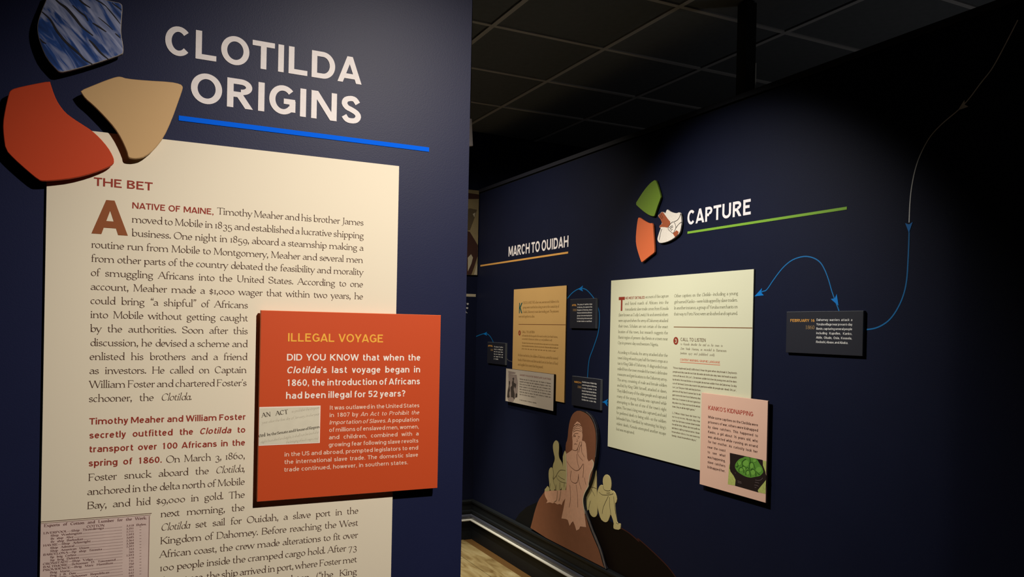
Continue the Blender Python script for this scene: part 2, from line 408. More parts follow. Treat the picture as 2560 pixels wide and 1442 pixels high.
            if sf: E.append([(W*.88, C*.68), (W*.93, C*.68), (W*.90, C*.98), (W*.87, C*.9)])
            if ch == 'G': (stem(W-m*.8, 0.03, C*.40, 0, 2) if sf else (stem(W-hw, C*.10, C*.50, 0), hb(W*.55, W-.01, C*.46)))
        elif ch == 'D': stem(m, 0, C, 0); foot(m, 0, both=1); foot(m, C, sgn=-1, both=1); hb(m, W*.50, C-ht); hb(m, W*.50, ht); stroke(arc(W*.48, C/2, W*.52-hw, C/2-ht, -90, 90))
        elif ch in 'EF':
            stem(m, 0, C); foot(m, C, sgn=-1, both=1); hb(m, W-.02, C-ht, -1); hb(m, W-.09, C*.53)
            if ch == 'E': hb(m, W, ht, 1)
        elif ch == 'H': stem(m, 0, C, 1, 2); stem(r, 0, C, 1, 2); hb(m, r, C*.52)
        elif ch == 'I': W = 2*m; stem(m, 0, C, 1, 2)
        elif ch == 'J': W = .30 if sf else .44; stroke([(W-m, C), (W-m, .14)]+([(W-m-.02, -.02), (W-m-.08, -.13), (0, -.15)] if sf else arc(W*.45, .19, W*.55-hw, .19-ht, 0, -140)[1:])); foot(W-m, C, sgn=-1)
        elif ch == 'K': stem(m, 0, C, 1, 2); dg(m+.02, C*.40, W-.07, C, thin, 0, sf); dg(W-hw-.01, 0, m+.11, C*.58, w, sf, 0)
        elif ch == 'L': stem(m, 0, C, 1, 2); hb(m, W, ht, 1)
        elif ch == 'M': dg(m if not sf else m-.01, 0, m if not sf else m+.03, C, thin, sf, 0); dg(W-m, 0, W-m-(.03 if sf else 0), C, w, sf, 0); dg(W/2, .02 if sf else C*.15, m+.03, C, w*.9); dg(W/2, .02 if sf else C*.15, W-m-.03, C, thin); foot(m+.01, C, w, -1, 1); foot(W-m-.02, C, w, -1, 2)
        elif ch == 'N': dg(m, 0, m, C, thin, sf, 0); dg(W-m, 0, W-m, C, thin, 0, sf); dg(W-m-.01, 0, m+.01, C, w*.98); foot(m-.02, C, w, -1, 1)
        elif ch in 'OQ':
            stroke(arc(W/2, C/2, W/2-hw, C/2-ht+.01, 90, 450))
            if ch == 'Q': dg(W*.95, -.12, W*.55, .08, w)
        elif ch in 'PR':
            stem(m, 0, C); foot(m, C, sgn=-1, both=1); hb(m, W*.55, C-ht); hb(m, W*.55, C*.46); stroke(arc(W*.53, C*.73, (W*.44 if ch == 'R' else W*.47)-hw, C*.27-ht, -90, 90))
            if ch == 'R': dg(W-hw-(0 if sf else .01), 0, W*.46, C*.47, w, sf)
        elif ch == 'S':
            b = lambda u, v: (hw*.8+u*(W-w*.8), ht+v*(C-t))
            stroke(crom([b(.93, .80), b(.72, .97), b(.45, 1), b(.12, .92), b(.02, .74), b(.2, .58), b(.5, .5), b(.85, .38), b(.98, .22), b(.82, .05), b(.5, 0), b(.2, .04), b(.0, .2)], 3))
            if sf: E.append([(W*.84, C*.72), (W*.90, C*.72), (W*.88, C*.99), (W*.85, C*.93)]); E.append([(W*.06, C*.28), (W*.12, C*.28), (W*.1, 0.06), (W*.06, 0)])
        elif ch == 'T': stem(W/2, 0, C); hb(0, W, C-ht, -1, -1)
        elif ch == 'U':
            q = W/2; stroke([(m, C), (m, C*.38)]+arc(q, C*.36, q-m, C*.36-ht, 180, 360)+[(W-m, C)]); foot(m, C, sgn=-1); foot(W-m, C, sgn=-1)
        elif ch == 'V': dg(W/2, 0, hw, C, None if sf else w, 0, sf); dg(W/2, 0, W-hw*.9, C, thin, 0, sf)
        elif ch == 'W': dg(W*.28, 0, hw, C, None if sf else w, 0, sf); dg(W*.28, 0, W*.5, C, thin); dg(W*.74, 0, W*.5-.01, C, None if sf else w, 0, sf); dg(W*.74, 0, W-hw*.8, C, thin, 0, sf)
        elif ch == 'X': dg(W-hw, 0, hw, C, None if sf else w, sf, sf); dg(hw*.8, 0, W-hw*.9, C, thin, sf, sf)
        elif ch == 'Y': dg(W/2, C*.38, hw, C, None if sf else w, 0, sf); dg(W/2, C*.38, W-hw*.8, C, thin, 0, sf); stem(W/2, 0, C*.44)
        elif ch == 'Z': hb(.02, W-.02, C-ht, 0, -1); hb(.02, W, ht, 1); dg(hw, 0, W-hw, C, w)
        if ch in 'OCGQD': o = -.012
        if ch in 'AVWTY': o = -.02 if sf else -.035
    else:
        if ch in 'nhmru':
            m2 = m; nW = .50 if sf else .50
            if ch == 'u':
                W = nW; xs = W-m; stroke([(m, X), (m, .20)]+arc((m+xs)/2, .20, (xs-m)/2, .20-ht, 180, 330)); stem(xs, 0, X, 0, 1); foot(xs, 0, both=2)
                if sf: E.append([(m-hw-.055, X-.055), (m-hw, X-.075), (m-hw+.012, X), (m-hw-.01, X-.012)])
            else:
                stem(m, 0, A if ch == 'h' else X, 1, 1)
                if ch == 'r':
                    W = m+(.20 if sf else .235); stroke(arc(m+.15, X-.19, .15, .19-ht, 165, 62)); 
                    if sf: E.append(arc(W-.035, X-.055, .035, .04, 0, 330))
                else:
                    W = nW; rx = (W-2*m)/2
                    stroke(arc(m+rx, X-.20, rx, .20-ht, 160, 0)+[(W-m, .0)]); foot(W-m, 0)
                    if ch == 'm': stroke(arc(W-m+rx, X-.20, rx, .20-ht, 160, 0)+[(W-m+2*rx, 0)]); foot(W-m+2*rx, 0); W += 2*rx
        elif ch in 'bdpq':
            W = 2*xr+.045; right = ch in 'dq'
            sx = W-m+ (se if right else 0) if right else m
            if right: W = sx+hw+ (.02 if sf else 0)
            cx = (sx-xr+hw*.7) if right else (sx+xr-hw*.7)
            stroke(arc(cx, X/2, xr-hw, X/2-ht+.004, 90, 450))
            if ch == 'b': stem(sx, 0.0, A, 0, 1)
            if ch == 'd': stem(sx, 0, A, 0, 1); foot(sx, 0, both=2)
            if ch in 'pq': stem(sx, D, X, 1, 1 if ch == 'p' else 0)
            if not right: W = cx+xr
            else: pass
        elif ch == 'o': W = 2*xr+.02; stroke(arc(W/2, X/2, W/2-hw, X/2-ht+.006, 90, 450)); o = -.006
        elif ch == 'c': W = 2*xr-.05; stroke(arc(W*.56, X/2, W*.56-hw, X/2-ht+.006, 48, 315)); o = -.006
        elif ch in 'eéè':
            W = 2*xr-.02; stroke(arc(W/2, X/2, W/2-hw, X/2-ht+.006, 8, 320)); hb(hw, W-hw*.6, X*.54); o = -.006
            if ch == 'é': dg(W*.45, X+.08, W*.65, X+.22, t*1.3)
            if ch == 'è': dg(W*.6, X+.08, W*.4, X+.22, t*1.3)
        elif ch in 'aà':
            W = .40 if sf else .46; sx = W-hw-(.03 if sf else 0)
            if s.slant and sf: stroke(arc(.19, X/2, .19-hw, X/2-ht, 90, 450)); stem(sx, 0, X, 0); foot(sx, 0, both=2)
            else:
                stroke(arc(sx-(sx-hw)/2, X-.15, (sx-hw)/2+.005, .15-ht, 150, 0)+[(sx, 0.02 if sf else 0)])
                stroke(crom([(sx, X*.60), (W*.42, X*.55), (hw+.01, X*.38), (hw+.005, X*.2), (W*.32, ht+.005), (W*.6, .05), (sx, .13)], 3))
                if sf: E.append([(sx-.01, 0), (W+.03, .02), (W+.02, .05), (sx-.01, .05)])
        elif ch == 's':
            W = .33 if sf else .42; b = lambda u, v: (hw*.8+u*(W-w*.8), ht+v*(X-t))
            stroke(crom([b(.92, .82), b(.7, .98), b(.4, 1), b(.08, .88), b(.08, .68), b(.4, .54), b(.75, .44), b(.98, .26), b(.85, .05), b(.5, 0), b(.2, .03), b(.0, .18)], 2))
        elif ch == 'g':
            if sf:
                W = .43; stroke(arc(.19, X*.66, .19-hw, X*.34-ht, 90, 450)); E.append([(.26, X*.88), (.43, X*.90), (.44, X*.99), (.30, X*.97)])
                stroke(crom([(.10, X*.36), (.045, .09), (.11, .02), (.28, .01), (.38, -.05), (.37, -.15), (.25, -.215), (.12, -.205), (.03, -.13), (.08, -.04), (.18, .0)], 3))
            else: W = 2*xr; sx = W-hw; stroke(arc(xr-.01, X/2, xr-hw, X/2-ht, 90, 450)); stroke([(sx, X), (sx, -.02)]+arc(W*.48, -.03, sx-W*.48, .17-ht, 0, -140)[1:])
        elif ch == 'f':
            W = .29 if sf else .33; x = m+.02 if sf else .13; stroke([(x, 0), (x, A-.17)]+arc(x+.12, A-.18, .12, .18-ht, 180, 60)[1:]); hb(x-.09, x+.15, X-ht); foot(x, 0)
            W = x+.16
            if sf: E.append(arc(x+.19, A-.06, .032, .036, 0, 330))
        elif ch == 't':
            x = m if sf else .14; W = x+.18; stroke([(x, X+.13 if not sf else X+.09), (x, .15)]+arc(x+.12, .15, .12, .15-ht, 180, 300)[1:]); hb(x-.09, x+.15, X-ht)
        elif ch in 'il':
            W = 2*m; stem(m, 0, X if ch == 'i' else A, 1, 1)
            if ch == 'i': E.append(arc(m, X+.16, .052, .052, 0, 330) if sf else [(m-hw, X+.09), (m+hw, X+.09), (m+hw, X+.21), (m-hw, X+.21)])
        elif ch == 'j': W = .22; stroke([(W-m, X), (W-m, -.06)]+arc(W-m-.1, -.07, .1, .13, 0, -110)[1:]); E.append(arc(W-m, X+.16, .05, .05, 0, 330))
        elif ch == 'k': W = .47; stem(m, 0, A, 1, 1); dg(m+.01, X*.38, W-.08, X, thin, 0, sf); dg(W-hw-.005, 0, m+.085, X*.56, w*.95, sf)
        elif ch in 'vy':
            W = .44; dg(W/2, 0, hw, X, None if sf else w, 0, sf); dg(W/2, 0, W-hw*.8, X, thin, 0, sf); o = -.02
            if ch == 'y': dg(W*.28, D*.9, W/2+.01, .02, thin); (E.append(arc(W*.24, D*.85, .04, .04, 0, 330)) if sf else hb(W*.05, W*.32, D+ht))
        elif ch == 'w': W = .68; dg(W*.28, 0, hw, X, None if sf else w, 0, sf); dg(W*.28, 0, W*.5, X, thin); dg(W*.73, 0, W*.5, X, None if sf else w, 0, 0); dg(W*.73, 0, W-hw*.8, X, thin, 0, sf); o = -.02
        elif ch == 'x': W = .44; dg(W-hw, 0, hw, X, None if sf else w, sf, sf); dg(hw*.8, 0, W-hw*.9, X, thin, sf, sf)
        elif ch == 'z': W = .38; hb(.02, W-.02, X-ht); hb(.02, W, ht); dg(hw, 0, W-hw, X, w*.8)
        elif ch in '.,:;!?':
            r = .058 if sf else hw; W = 2*r+.02; c = W/2
            dot = lambda y: E.append(arc(c, y+r, r, r, 0, 330) if sf else [(c-r, y), (c+r, y), (c+r, y+2*r*.9), (c-r, y+2*r*.9)])
            if ch == '?': W = .40; c = W/2; stroke(crom([(hw, C*.76), (hw+.04, C*.93), (W*.5, C-ht), (W-hw, C*.82), (W-hw-.02, C*.62), (W*.5, C*.45), (W*.5, C*.30)], 3)); dot(0)
            elif ch == '!': dg(c, C*.3, c, C, w); dot(0)
            else:
                dot(0)
                if ch in ',;': E.append([(c-r*.2, 0), (c+r, r), (c+r*.4, -.09), (c-r*.9, -.14)])
                if ch in ':;': dot(X-2*r)
        elif ch in "’'‘":
            W = .12; E.append([(.03, C-.02), (.10, C+.02), (.12, C-.06), (.05, C-.18)] if ch == '’' else [(.02, C-.2), (.05+hw, C-.2), (.08+hw, C), (.03, C)] if ch == "'" else [(.03, C-.16), (.10, C-.16), (.11, C), (.04, C-.04)])
        elif ch in '“”"':
            W = .25
            for k in (0, .135):
                if ch == '”': E.append([(k+.04, C+.05), (k+.13, C+.05), (k+.13, C-.05), (k+.04, C-.19), (k+.02, C-.17), (k+.07, C-.06), (k+.04, C-.04)])
                elif ch == '“': E.append([(k+.04, C-.16), (k+.13, C-.16), (k+.13, C-.07), (k+.10, C-.05), (k+.15, C+.06), (k+.12, C+.08), (k+.04, C-.06)])
                else: E.append([(k+.03, C-.18), (k+.08, C-.18), (k+.1, C), (k+.02, C)])
        elif ch in '-—–': W = .26 if ch == '-' else .80; hb(0, W, X*.5); sb = .03
        elif ch == '$':
            W = .38; b = lambda u, v: (hw+u*(W-w), ht+v*(X+.04-t)); stroke(crom([b(.93, .82), b(.5, 1), b(.05, .8), b(.3, .55), b(.7, .45), b(.98, .22), b(.5, 0), b(.0, .18)], 3)); dg(W/2, -.08, W/2, X+.12, t)
        elif ch in '([': W = .22; stroke(arc(.30, X*.55, .24, .46, 120, 240) if ch == '(' else [(.18, A), (.06, A), (.06, D*.7), (.18, D*.7)])
        elif ch in ')]': W = .22; stroke(arc(-.08, X*.55, .24, .46, 60, -60) if ch == ')' else [(.04, A), (.16, A), (.16, D*.7), (.04, D*.7)])
        else: W = .3
    W *= s.nar
    out = union([[((x*s.nar)+y*s.slant*.98+sb+o, y) for x, y in p] for p in E])
    r = (W+2*(sb+o), out); s.cache[ch] = r; return r

def runs(text, base, alt):
    res = []; cur = base
    for part in text.split('*'):
        res += [(c, cur) for c in part]; cur = alt if cur is base else base
    return res
def setline(text, st, em, A, B=None, alt=None, track=0.0, hs=1.0, minsp=.17, maxsp=.62, exact=False):
    """lay a line of text from A=(u,v); when B is given it is justified to end there. returns list of (char, polys)"""
    rs = runs(text, st, alt or st); nsp = sum(1 for c, _ in rs if c == ' '); nl = len(rs)-nsp
    nat = sum(glyph(c, s)[0] for c, s in rs if c != ' ')+track*(len(rs)-1)
    ang = 0.0; sp = .25
    if B is not None:
        dx, dy = B[0]-A[0], B[1]-A[1]; wd = math.hypot(dx, dy)/em; ang = math.atan2(dy, dx)
        if nsp == 0: hs = wd/nat
        else:
            sp = (wd-nat*hs)/nsp
            if sp < minsp or sp > maxsp or exact:
                tgt = .27 if exact else min(max(sp, minsp), maxsp)
                hs = wd/(nat+nsp*tgt); sp = tgt*hs
    ca, sa = math.cos(ang), math.sin(ang); x = 0; out = []
    for c, s in rs:
        if c == ' ': x += sp+track; continue
        adv, polys = glyph(c, s)
        out.append((c, [[(A[0]+((x+px*hs)*ca-py*sa)*em, A[1]+((x+px*hs)*sa+py*ca)*em) for px, py in p] for p in polys]))
        x += (adv+track)*hs if B is not None else adv*hs+track
    return out
def regress(ys):
    n = len(ys); mx = (n-1)/2; my = sum(ys)/n; den = sum((i-mx)**2 for i in range(n)) or 1
    b = sum((i-mx)*(y-my) for i, y in enumerate(ys))/den
    return [my+b*(i-mx) for i in range(n)], -b
def block(name, P, off, parent, m, lines, st, emf, alt=None, idx=None, fit=True, **k):
    """lines: (text, pxL, pyL, pxR, pyR); idx: row numbers when rows are skipped. emf: em as a fraction of leading"""
    L = [P.uv(l[1], l[2], off) for l in lines]; R = [P.uv(l[3], l[4], off) for l in lines]
    v = [(a[1]+b[1])/2 for a, b in zip(L, R)]
    if fit and len(lines) > 2: v, lead = regress(v)
    else: lead = (v[0]-v[-1])/max(1, len(v)-1)
    em = emf*lead if fit else emf
    polys = []
    for l, a, b, vv in zip(lines, L, R, v):
        for c, pp in setline(l[0], st, em, (a[0], vv), (b[0], vv), alt, **k): polys += pp
    flat(name, P, polys, off+.0004, m, parent)
    return em
def single(name, P, off, parent, m, text, st, em, a, b, level=True, **k):
    A = P.uv(*a, off); B = P.uv(*b, off)
    if level: mid = (A[1]+B[1])/2; A = (A[0], mid); B = (B[0], mid)
    polys = []
    for c, pp in setline(text, st, em, A, B, **k): polys += pp
    return flat(name, P, polys, off+.0004, m, parent)
def px_h(P, x, y, h, off=0): return P.uv(x, y-h, off)[1]-P.uv(x, y, off)[1]

# ================================================================== SETTING
# near (left) wall: a partition that ends at the opening
uE = PL.uv(1166, 720)[0]
struct(box('wall_left', (-2.6, YL, 0), (uE, YL+.14, ZC-.002), M['navy']), 'near navy partition wall carrying the large cream text panel')
# right wall with its capping band
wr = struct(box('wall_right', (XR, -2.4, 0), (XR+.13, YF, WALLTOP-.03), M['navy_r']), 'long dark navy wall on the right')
box('wall_cap', (XR-.008, -2.4, WALLTOP-.022), (XR+.138, YF-.001, WALLTOP), M['plaque'], wr)
box('shadow_gap', (XR+.006, -2.4, WALLTOP-.03), (XR+.12, YF-.001, WALLTOP-.022), M['black'], wr)
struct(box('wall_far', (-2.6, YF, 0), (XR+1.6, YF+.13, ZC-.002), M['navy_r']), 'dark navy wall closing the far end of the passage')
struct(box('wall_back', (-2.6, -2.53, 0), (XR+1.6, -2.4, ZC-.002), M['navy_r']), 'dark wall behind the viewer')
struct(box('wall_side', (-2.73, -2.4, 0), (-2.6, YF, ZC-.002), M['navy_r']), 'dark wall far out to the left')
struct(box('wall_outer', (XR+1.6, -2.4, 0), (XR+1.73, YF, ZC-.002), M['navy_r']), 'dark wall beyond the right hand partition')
# floor with planks
fl = struct(box('floor', (-2.6, -2.4, -.06), (XR+1.6, YF, -.004), M['strip']), 'golden brown plank floor')
pw, gap = .1750, .003
for i in range(9):
    x1 = 2.25-i*pw; x0 = x1-pw+gap; y = -2.0-(i*.47) % 1.22
    while y < YF-.02:
        ya, yb = max(y, -2.38), min(y+1.22-gap, YF-.016)
        if yb-ya > .05:
            box('plank', (x0, ya, -.006), (x1, yb, -.0004*((i+int(y*3)) % 3)), M['wood'], fl)
        y += 1.22
box('border_strip', (2.253, -2.38, -.006), (XB, YF-.016, -.002), M['strip'], fl)
# ceiling: slab, tiles, grid
ce = struct(box('ceiling', (-2.6, -2.4, ZC+.012), (XR+1.6, YF+.13, ZC+.05), M['tile']), 'black suspended ceiling with a grid of square tiles')
gx = [2.155+.62*k for k in range(-5, 4)]; gy = [3.37+.60*k for k in range(-7, 4)]
tile_me = None
for i in range(len(gx)-1):
    for j in range(len(gy)-1):
        a, b = (gx[i]+.011, gy[j]+.011), (gx[i+1]-.011, gy[j+1]-.011)
        if b[1] > YF: continue
        if tile_me is None:
            t0 = box('ceiling_tile', (a[0], a[1], ZC+.004), (b[0], b[1], ZC+.012), M['tile'], ce)
            org = parent_world(ce); ctr = Vector(((a[0]+b[0])/2, (a[1]+b[1])/2, ZC+.004))
            for v in t0.data.vertices: v.co = v.co+org-ctr
            t0.location = ctr-org; tile_me = t0.data
        else:
            t0 = bpy.data.objects.new('ceiling_tile', tile_me); COL.objects.link(t0); t0.parent = ce
            t0.location = Vector(((a[0]+b[0])/2, (a[1]+b[1])/2, ZC+.004))-parent_world(ce)
for x in gx: box('grid_bar', (x-.012, gy[0], ZC-.004), (x+.012, YF-.002, ZC+.004), M['tbar'], ce)
for y in gy[:-1]: box('grid_bar', (gx[0], y-.012, ZC-.0035), (gx[-1], y+.012, ZC+.0035), M['tbar'], ce)
# baseboard, moulded: body, bead and the pale ledge
def extr(name, prof, y0, y1, m, parent, P, hor):
    """profile (out, z) swept along a wall with a mitre at the far corner"""
    V = []; n = len(prof)
    for e in (0, 1):
        for o, z in prof:
            if hor == 'R': V.append((XR-o, (y0, y1-o)[e], z))
            else: V.append(((y0, y1-o)[e], YF-o, z))
    F = [(i, (i+1) % n, n+(i+1) % n, n+i) for i in range(n)]+[tuple(range(n)), tuple(reversed(range(n, 2*n)))]
    return link(name, V, F, m, parent, smooth=False, loc=V[0] if parent is None else (0, 0, 0))
body = [(0, .0), (.014, 0), (.014, .150), (.0142, .185), (.022, .190), (.024, .200), (.022, .2095), (.012, .214), (.012, .262), (.020, .266), (.022, .278), (.016, .286), (0, .288)]
bead = [(.0142, .152), (.020, .1525), (.0245, .160), (.0262, .168), (.0245, .177), (.020, .184), (.0142, .1845)]
ledge = [(.014, .136), (.030, .136), (.034, .1395), (.034, .144), (.031, .1475), (.0142, .151)]
for side, y0, y1, lab in (('R', -2.4, YF, 'tall black moulded baseboard along the right wall'), ('F', -2.6, XR, 'tall black moulded baseboard along the far wall')):
    b = extr('baseboard_right' if side == 'R' else 'baseboard_far', body, y0, y1, M['bb'], None, None, side); struct(b, lab)
    extr('bead', bead, y0, y1, M['bb_mid'], b, None, side); extr('ledge', ledge, y0, y1, M['bb_lite'], b, None, side)

# ================================================================== LEFT WALL
def wloc(P, a, off=0): u, v = P.uv(*a, off); return P.w(u, v, 0)
# --- big title
Z2 = (380, 0, 3.122)
tt = thing('wall_title', 'large white letters reading CLOTILDA ORIGINS on near navy wall', 'lettering', wloc(PL, (700, 310)))
def title(parent, P, rows, m, st, name='letter', d=.0012):
    for text, a, b, caph in rows:
        A = P.uv(*a); B = P.uv(*b); mid = (A[1]+B[1])/2; em = caph/st.C
        for c, pp in setline(text, st, em, (A[0]-.055*em, mid), (B[0]+.055*em, mid), minsp=.2, maxsp=.5):
            idx, tri, cnt = {}, [], {}
            for p in pp:
                f = [idx.setdefault((round(u, 6), round(v, 6)), len(idx)) for u, v in p]
                if len(set(f)) < 3: continue
                tri.append(f)
                for i in range(len(f)): cnt[(f[i], f[(i+1) % len(f)])] = 1
            ks = list(idx); n = len(ks)
            V = [P.w(u, v, d) for u, v in ks]+[P.w(u, v, .0) for u, v in ks]
            F = [tuple(f) for f in tri]+[(b, a, n+a, n+b) for a, b in cnt if (b, a) not in cnt]
            link(name, V, F, m, parent)
h1 = px_h(PL, 700, 170, 71)
title(tt, PL, [('CLOTILDA', (413, 137), (900, 209), px_h(PL, 650, 170, 69)), ('ORIGINS', (477, 257), (902, 309), px_h(PL, 700, 280, 71))], M['white'], HEAD)
a0, a1, b0, b1 = PL.uv(446.6, 288.3), PL.uv(1072.5, 369), PL.uv(447, 300), PL.uv(1072, 381)
plate('underline', PL, rect(a0[0], (b0[1]+b1[1])/2, a1[0], (a0[1]+a1[1])/2), 0, .0015, M['blue'], tt)
# --- the cream text panel
OFP = .008
q = [PL.uv(404, 347, OFP), PL.uv(997.6, 414.8, OFP), PL.uv(115, 471, OFP), PL.uv(101.5, 1302, OFP), PL.uv(978.5, 1442, OFP)]
pu0 = (q[2][0]+q[3][0])/2; pu1 = (q[1][0]+q[4][0])/2; pv1 = (q[0][1]+q[1][1])/2; pv0 = .55
tp = thing('text_panel', 'tall cream text panel headed THE BET on near navy wall', 'sign', PL.w((pu0+pu1)/2, pv0, 0))
plate('board', PL, rect(pu0, pv0, pu1, pv1), 0, OFP, M['cream'], tp)
single('heading', PL, OFP, tp, M['maroon'], 'THE BET', SANS, px_h(PL, 300, 470, 20.5)/.70, (234, 464.4), (382, 476), hs=1.1, exact=True)
# drop cap A
A0 = PL.uv(228.6, 584, OFP); A1 = PL.uv(319.7, 588.5, OFP); At = PL.uv(273, 500.4, OFP)
va = (A0[1]+A1[1])/2; vb = At[1]; ua, ub = A0[0], A1[0]; wA = ub-ua; hA = vb-va
flat('drop_cap', PL, union([[(ua, va), (ua+.27*wA, va), (ua+.60*wA, vb), (ua+.385*wA, vb)], [(ub-.27*wA, va), (ub, va), (ua+.615*wA, vb), (ua+.40*wA, vb)],
     [(ua+.28*wA, va+.19*hA), (ub-.28*wA, va+.19*hA), (ub-.34*wA, va+.39*hA), (ua+.34*wA, va+.39*hA)]]), OFP+.0005, M['rust'], tp)
BODY1 = [
    ('moved to Mobile in 1835 and established a lucrative shipping', 329.2, 557.3, 909.5, 596.8),
    ('business. One night in 1859, aboard a steamship making a', 328.8, 589.8, 908.5, 626.8),
    ('routine run from Mobile to Montgomery, Meaher and several men', 228.0, 619.7, 907.5, 656),
    ('from other parts of the country debated the feasibility and morality', 227.5, 655.2, 908, 686.7),
    ('of smuggling Africans into the United States. According to one', 227.0, 689.6, 907.5, 717.2),
    ('account, Meaher made a $1,000 wager that within two years, he', 226.2, 725.8, 907.5, 747),
    ('could bring “a shipful” of Africans', 226, 760.4, 620, 770),
    ('into Mobile without getting caught', 225.6, 795, 620, 802.4),
    ('by the authorities. Soon after this', 225, 829.9, 619.6, 834.9),
    ('discussion, he devised a scheme and', 224.6, 864.8, 619, 867.3),
    ('enlisted his brothers and a friend', 224, 899.3, 618.4, 899.8),
    ('as investors. He called on Captain', 223.5, 933.5, 616.6, 932.7),
    ('William Foster and chartered Foster’s', 223.2, 967.9, 616.8, 966),
    ('schooner, the *Clotilda*.', 222, 1003.4, 479.5, 1001)]
em1 = block('body_text', PL, OFP, tp, M['ink'], BODY1, ROMAN, .80, ITAL)
y1a = 536.5
single('lead_in', PL, OFP, tp, M['maroon'], 'NATIVE OF MAINE,', SANS, em1*.80, (329.5, 521.5), (535, 535.8), exact=True)
single('body_text', PL, OFP, tp, M['ink'], 'Timothy Meaher and his brother James', ROMAN, em1, (543, 536.5), (909, 563))
RED = [
    ('Timothy Meaher and William Foster', 222.8, 1060, 615, 1050),
    ('secretly outfitted the *Clotilda* to', 222.3, 1094.6, 614, 1081.4),
    ('transport over 100 Africans in the', 221.4, 1129.7, 613.5, 1113.6),
    ('spring of 1860.', 220.6, 1165.7, 405.7, 1156)]
block('bold_text', PL, OFP, tp, M['maroon'], RED, SANS, .66, SANSI)
BODY2 = [
    ('Foster snuck aboard the *Clotilda*,', 220.5, 1200.8, 612, 1180.9),
    ('anchored in the delta north of Mobile', 218, 1235.9, 612, 1213),
    ('Bay, and hid $9,000 in gold. The', 217.6, 1271, 612, 1244.7),
    ('next morning, the', 401.3, 1291.5, 611.4, 1276.9),
    ('*Clotilda* set sail for Ouidah, a slave port in the', 402.0, 1325.7, 895.9, 1282),
    ('Kingdom of Dahomey. Before reaching the West', 400.6, 1359.4, 895.4, 1313.9),
    ('African coast, the crew made alterations to fit over', 399, 1393, 894.7, 1344.6),
    ('100 people inside the cramped cargo hold. After 73', 399, 1426.7, 892.3, 1372.5),
    ('days at sea, the ship arrived in port, where Foster met', 398, 1460.5, 892.3, 1405.6),
    ('with Captain Thaddeus Appleton (“the King', 397.5, 1494, 892.3, 1438)]
block('body_text', PL, OFP, tp, M['ink'], BODY2, ROMAN, .80, ITAL)
single('body_text', PL, OFP, tp, M['ink'], 'On March 3, 1860,', ROMAN, em1, (415.4, 1156.3), (612.5, 1146.4))
# --- the newspaper clipping printed on the panel
CS = lambda x, y: (90+x/8.533, 1280+y/8.533)
c0 = PL.uv(*CS(100, 222), OFP); c1 = PL.uv(*CS(2440, 60), OFP); cu1 = PL.uv(*CS(2425, 700), OFP)[0]; cv1 = (c0[1]+c1[1])/2
cl = flat('newspaper_clipping', PL, [rect(pu0+.0008, pv0+.12, cu1, cv1)], OFP+.0004, M['clip'], tp); cl['label'] = 'pinkish grey newspaper clipping listing cotton exports'
flat('rule', PL, [rect(pu0+.0008, cv1+.0022, cu1+.003, cv1+.0034), rect(pu0+.0008, cv1-.001, cu1+.001, cv1-.0002), rect(cu1-.0022, pv0+.12, cu1-.0010, cv1-.003)], OFP+.0008, M['clip_line'], cl)
pp = []
def cline(text, xa, ya, xb, yb, st, em, **k):
    A = PL.uv(*CS(xa, ya), OFP); B = PL.uv(*CS(xb, yb), OFP)
    for c, p in setline(text, st, em, A, B, **k): pp.extend(p)
ce1 = px_h(PL, 230, 1310, 7.6)
cline('Exports of Cotton and Lumber for the Week.', 170, 315, 2365, 145, ROMANB, ce1*1.35)
cline('COTTON', 1080, 328, 1465, 300, ROMANB, ce1*1.15)
ROWS = [('LIVERPOOL—Ship Ticonderoga', 160, 1450, '3,418'), ('Ship Washington', 315, 985, '4,351'), ('Br ship Alice', 315, 800, '2,711'), ('Br ship Barbadian', 315, 1010, '1,593'),
        ('HAVRE—Ship Arkwright', 155, 1170, '3,685'), ('Ship Admiral', 305, 820, '2,364'), ('Ship American Union', 305, 1140, '3,308'), ('BARCELONA—Sp ship Teresita', 152, 1410, '2,392'),
        ('Sp brig Corlina', 303, 860, '333'), ('Sp brig Dolores', 303, 920, '265'), ('CRONSTADT—Ship Volga', 150, 1210, '1,593'), ('BALTIMORE—Schooner D. Townsend', 150, 1700, '479'),
        ('PROVIDENCE—Brig Mary Hamilton', 148, 1650, '731'), ('Brig Maria', 300, 720, '250'), ('Brig J B. Dow', 300, 860, '401'), ('NEW YORK—Schooner Republican', 148, 1570, '514'),
        ('Schooner Louisa', 300, 1330, '642'), ('Brig Harriet', 300, 900, '285')]
for i, (tx, xa, xb, num) in enumerate(ROWS):
    yL_, yR_ = 468+65.6*i, 295+63*i
    yy = lambda x: yL_+(yR_-yL_)*(x-160)/1930
    cline(tx, xa, yy(xa), xb, yy(xb), ROMANB, ce1*.96, minsp=.12)
    nx = 2090-(165 if len(num) > 3 else 112); cline(num, nx, yy(nx), 2090, yy(2090), ROMANB, ce1*.92)
    x = xb+20
    while x < 1840:
        A = PL.uv(*CS(x, yy(x)), OFP); pp.append(rect(A[0], A[1], A[0]+.0011, A[1]+.0009)); x += 27
    if i == 0: cline('Bales.', 2140, yy(2140), 2360, yy(2360), ROMANB, ce1)
    else: cline('"', 2205, yy(2205), 2250, yy(2250), ROMANB, ce1)
flat('lettering', PL, pp, OFP+.0008, M['clip_ink'], cl)

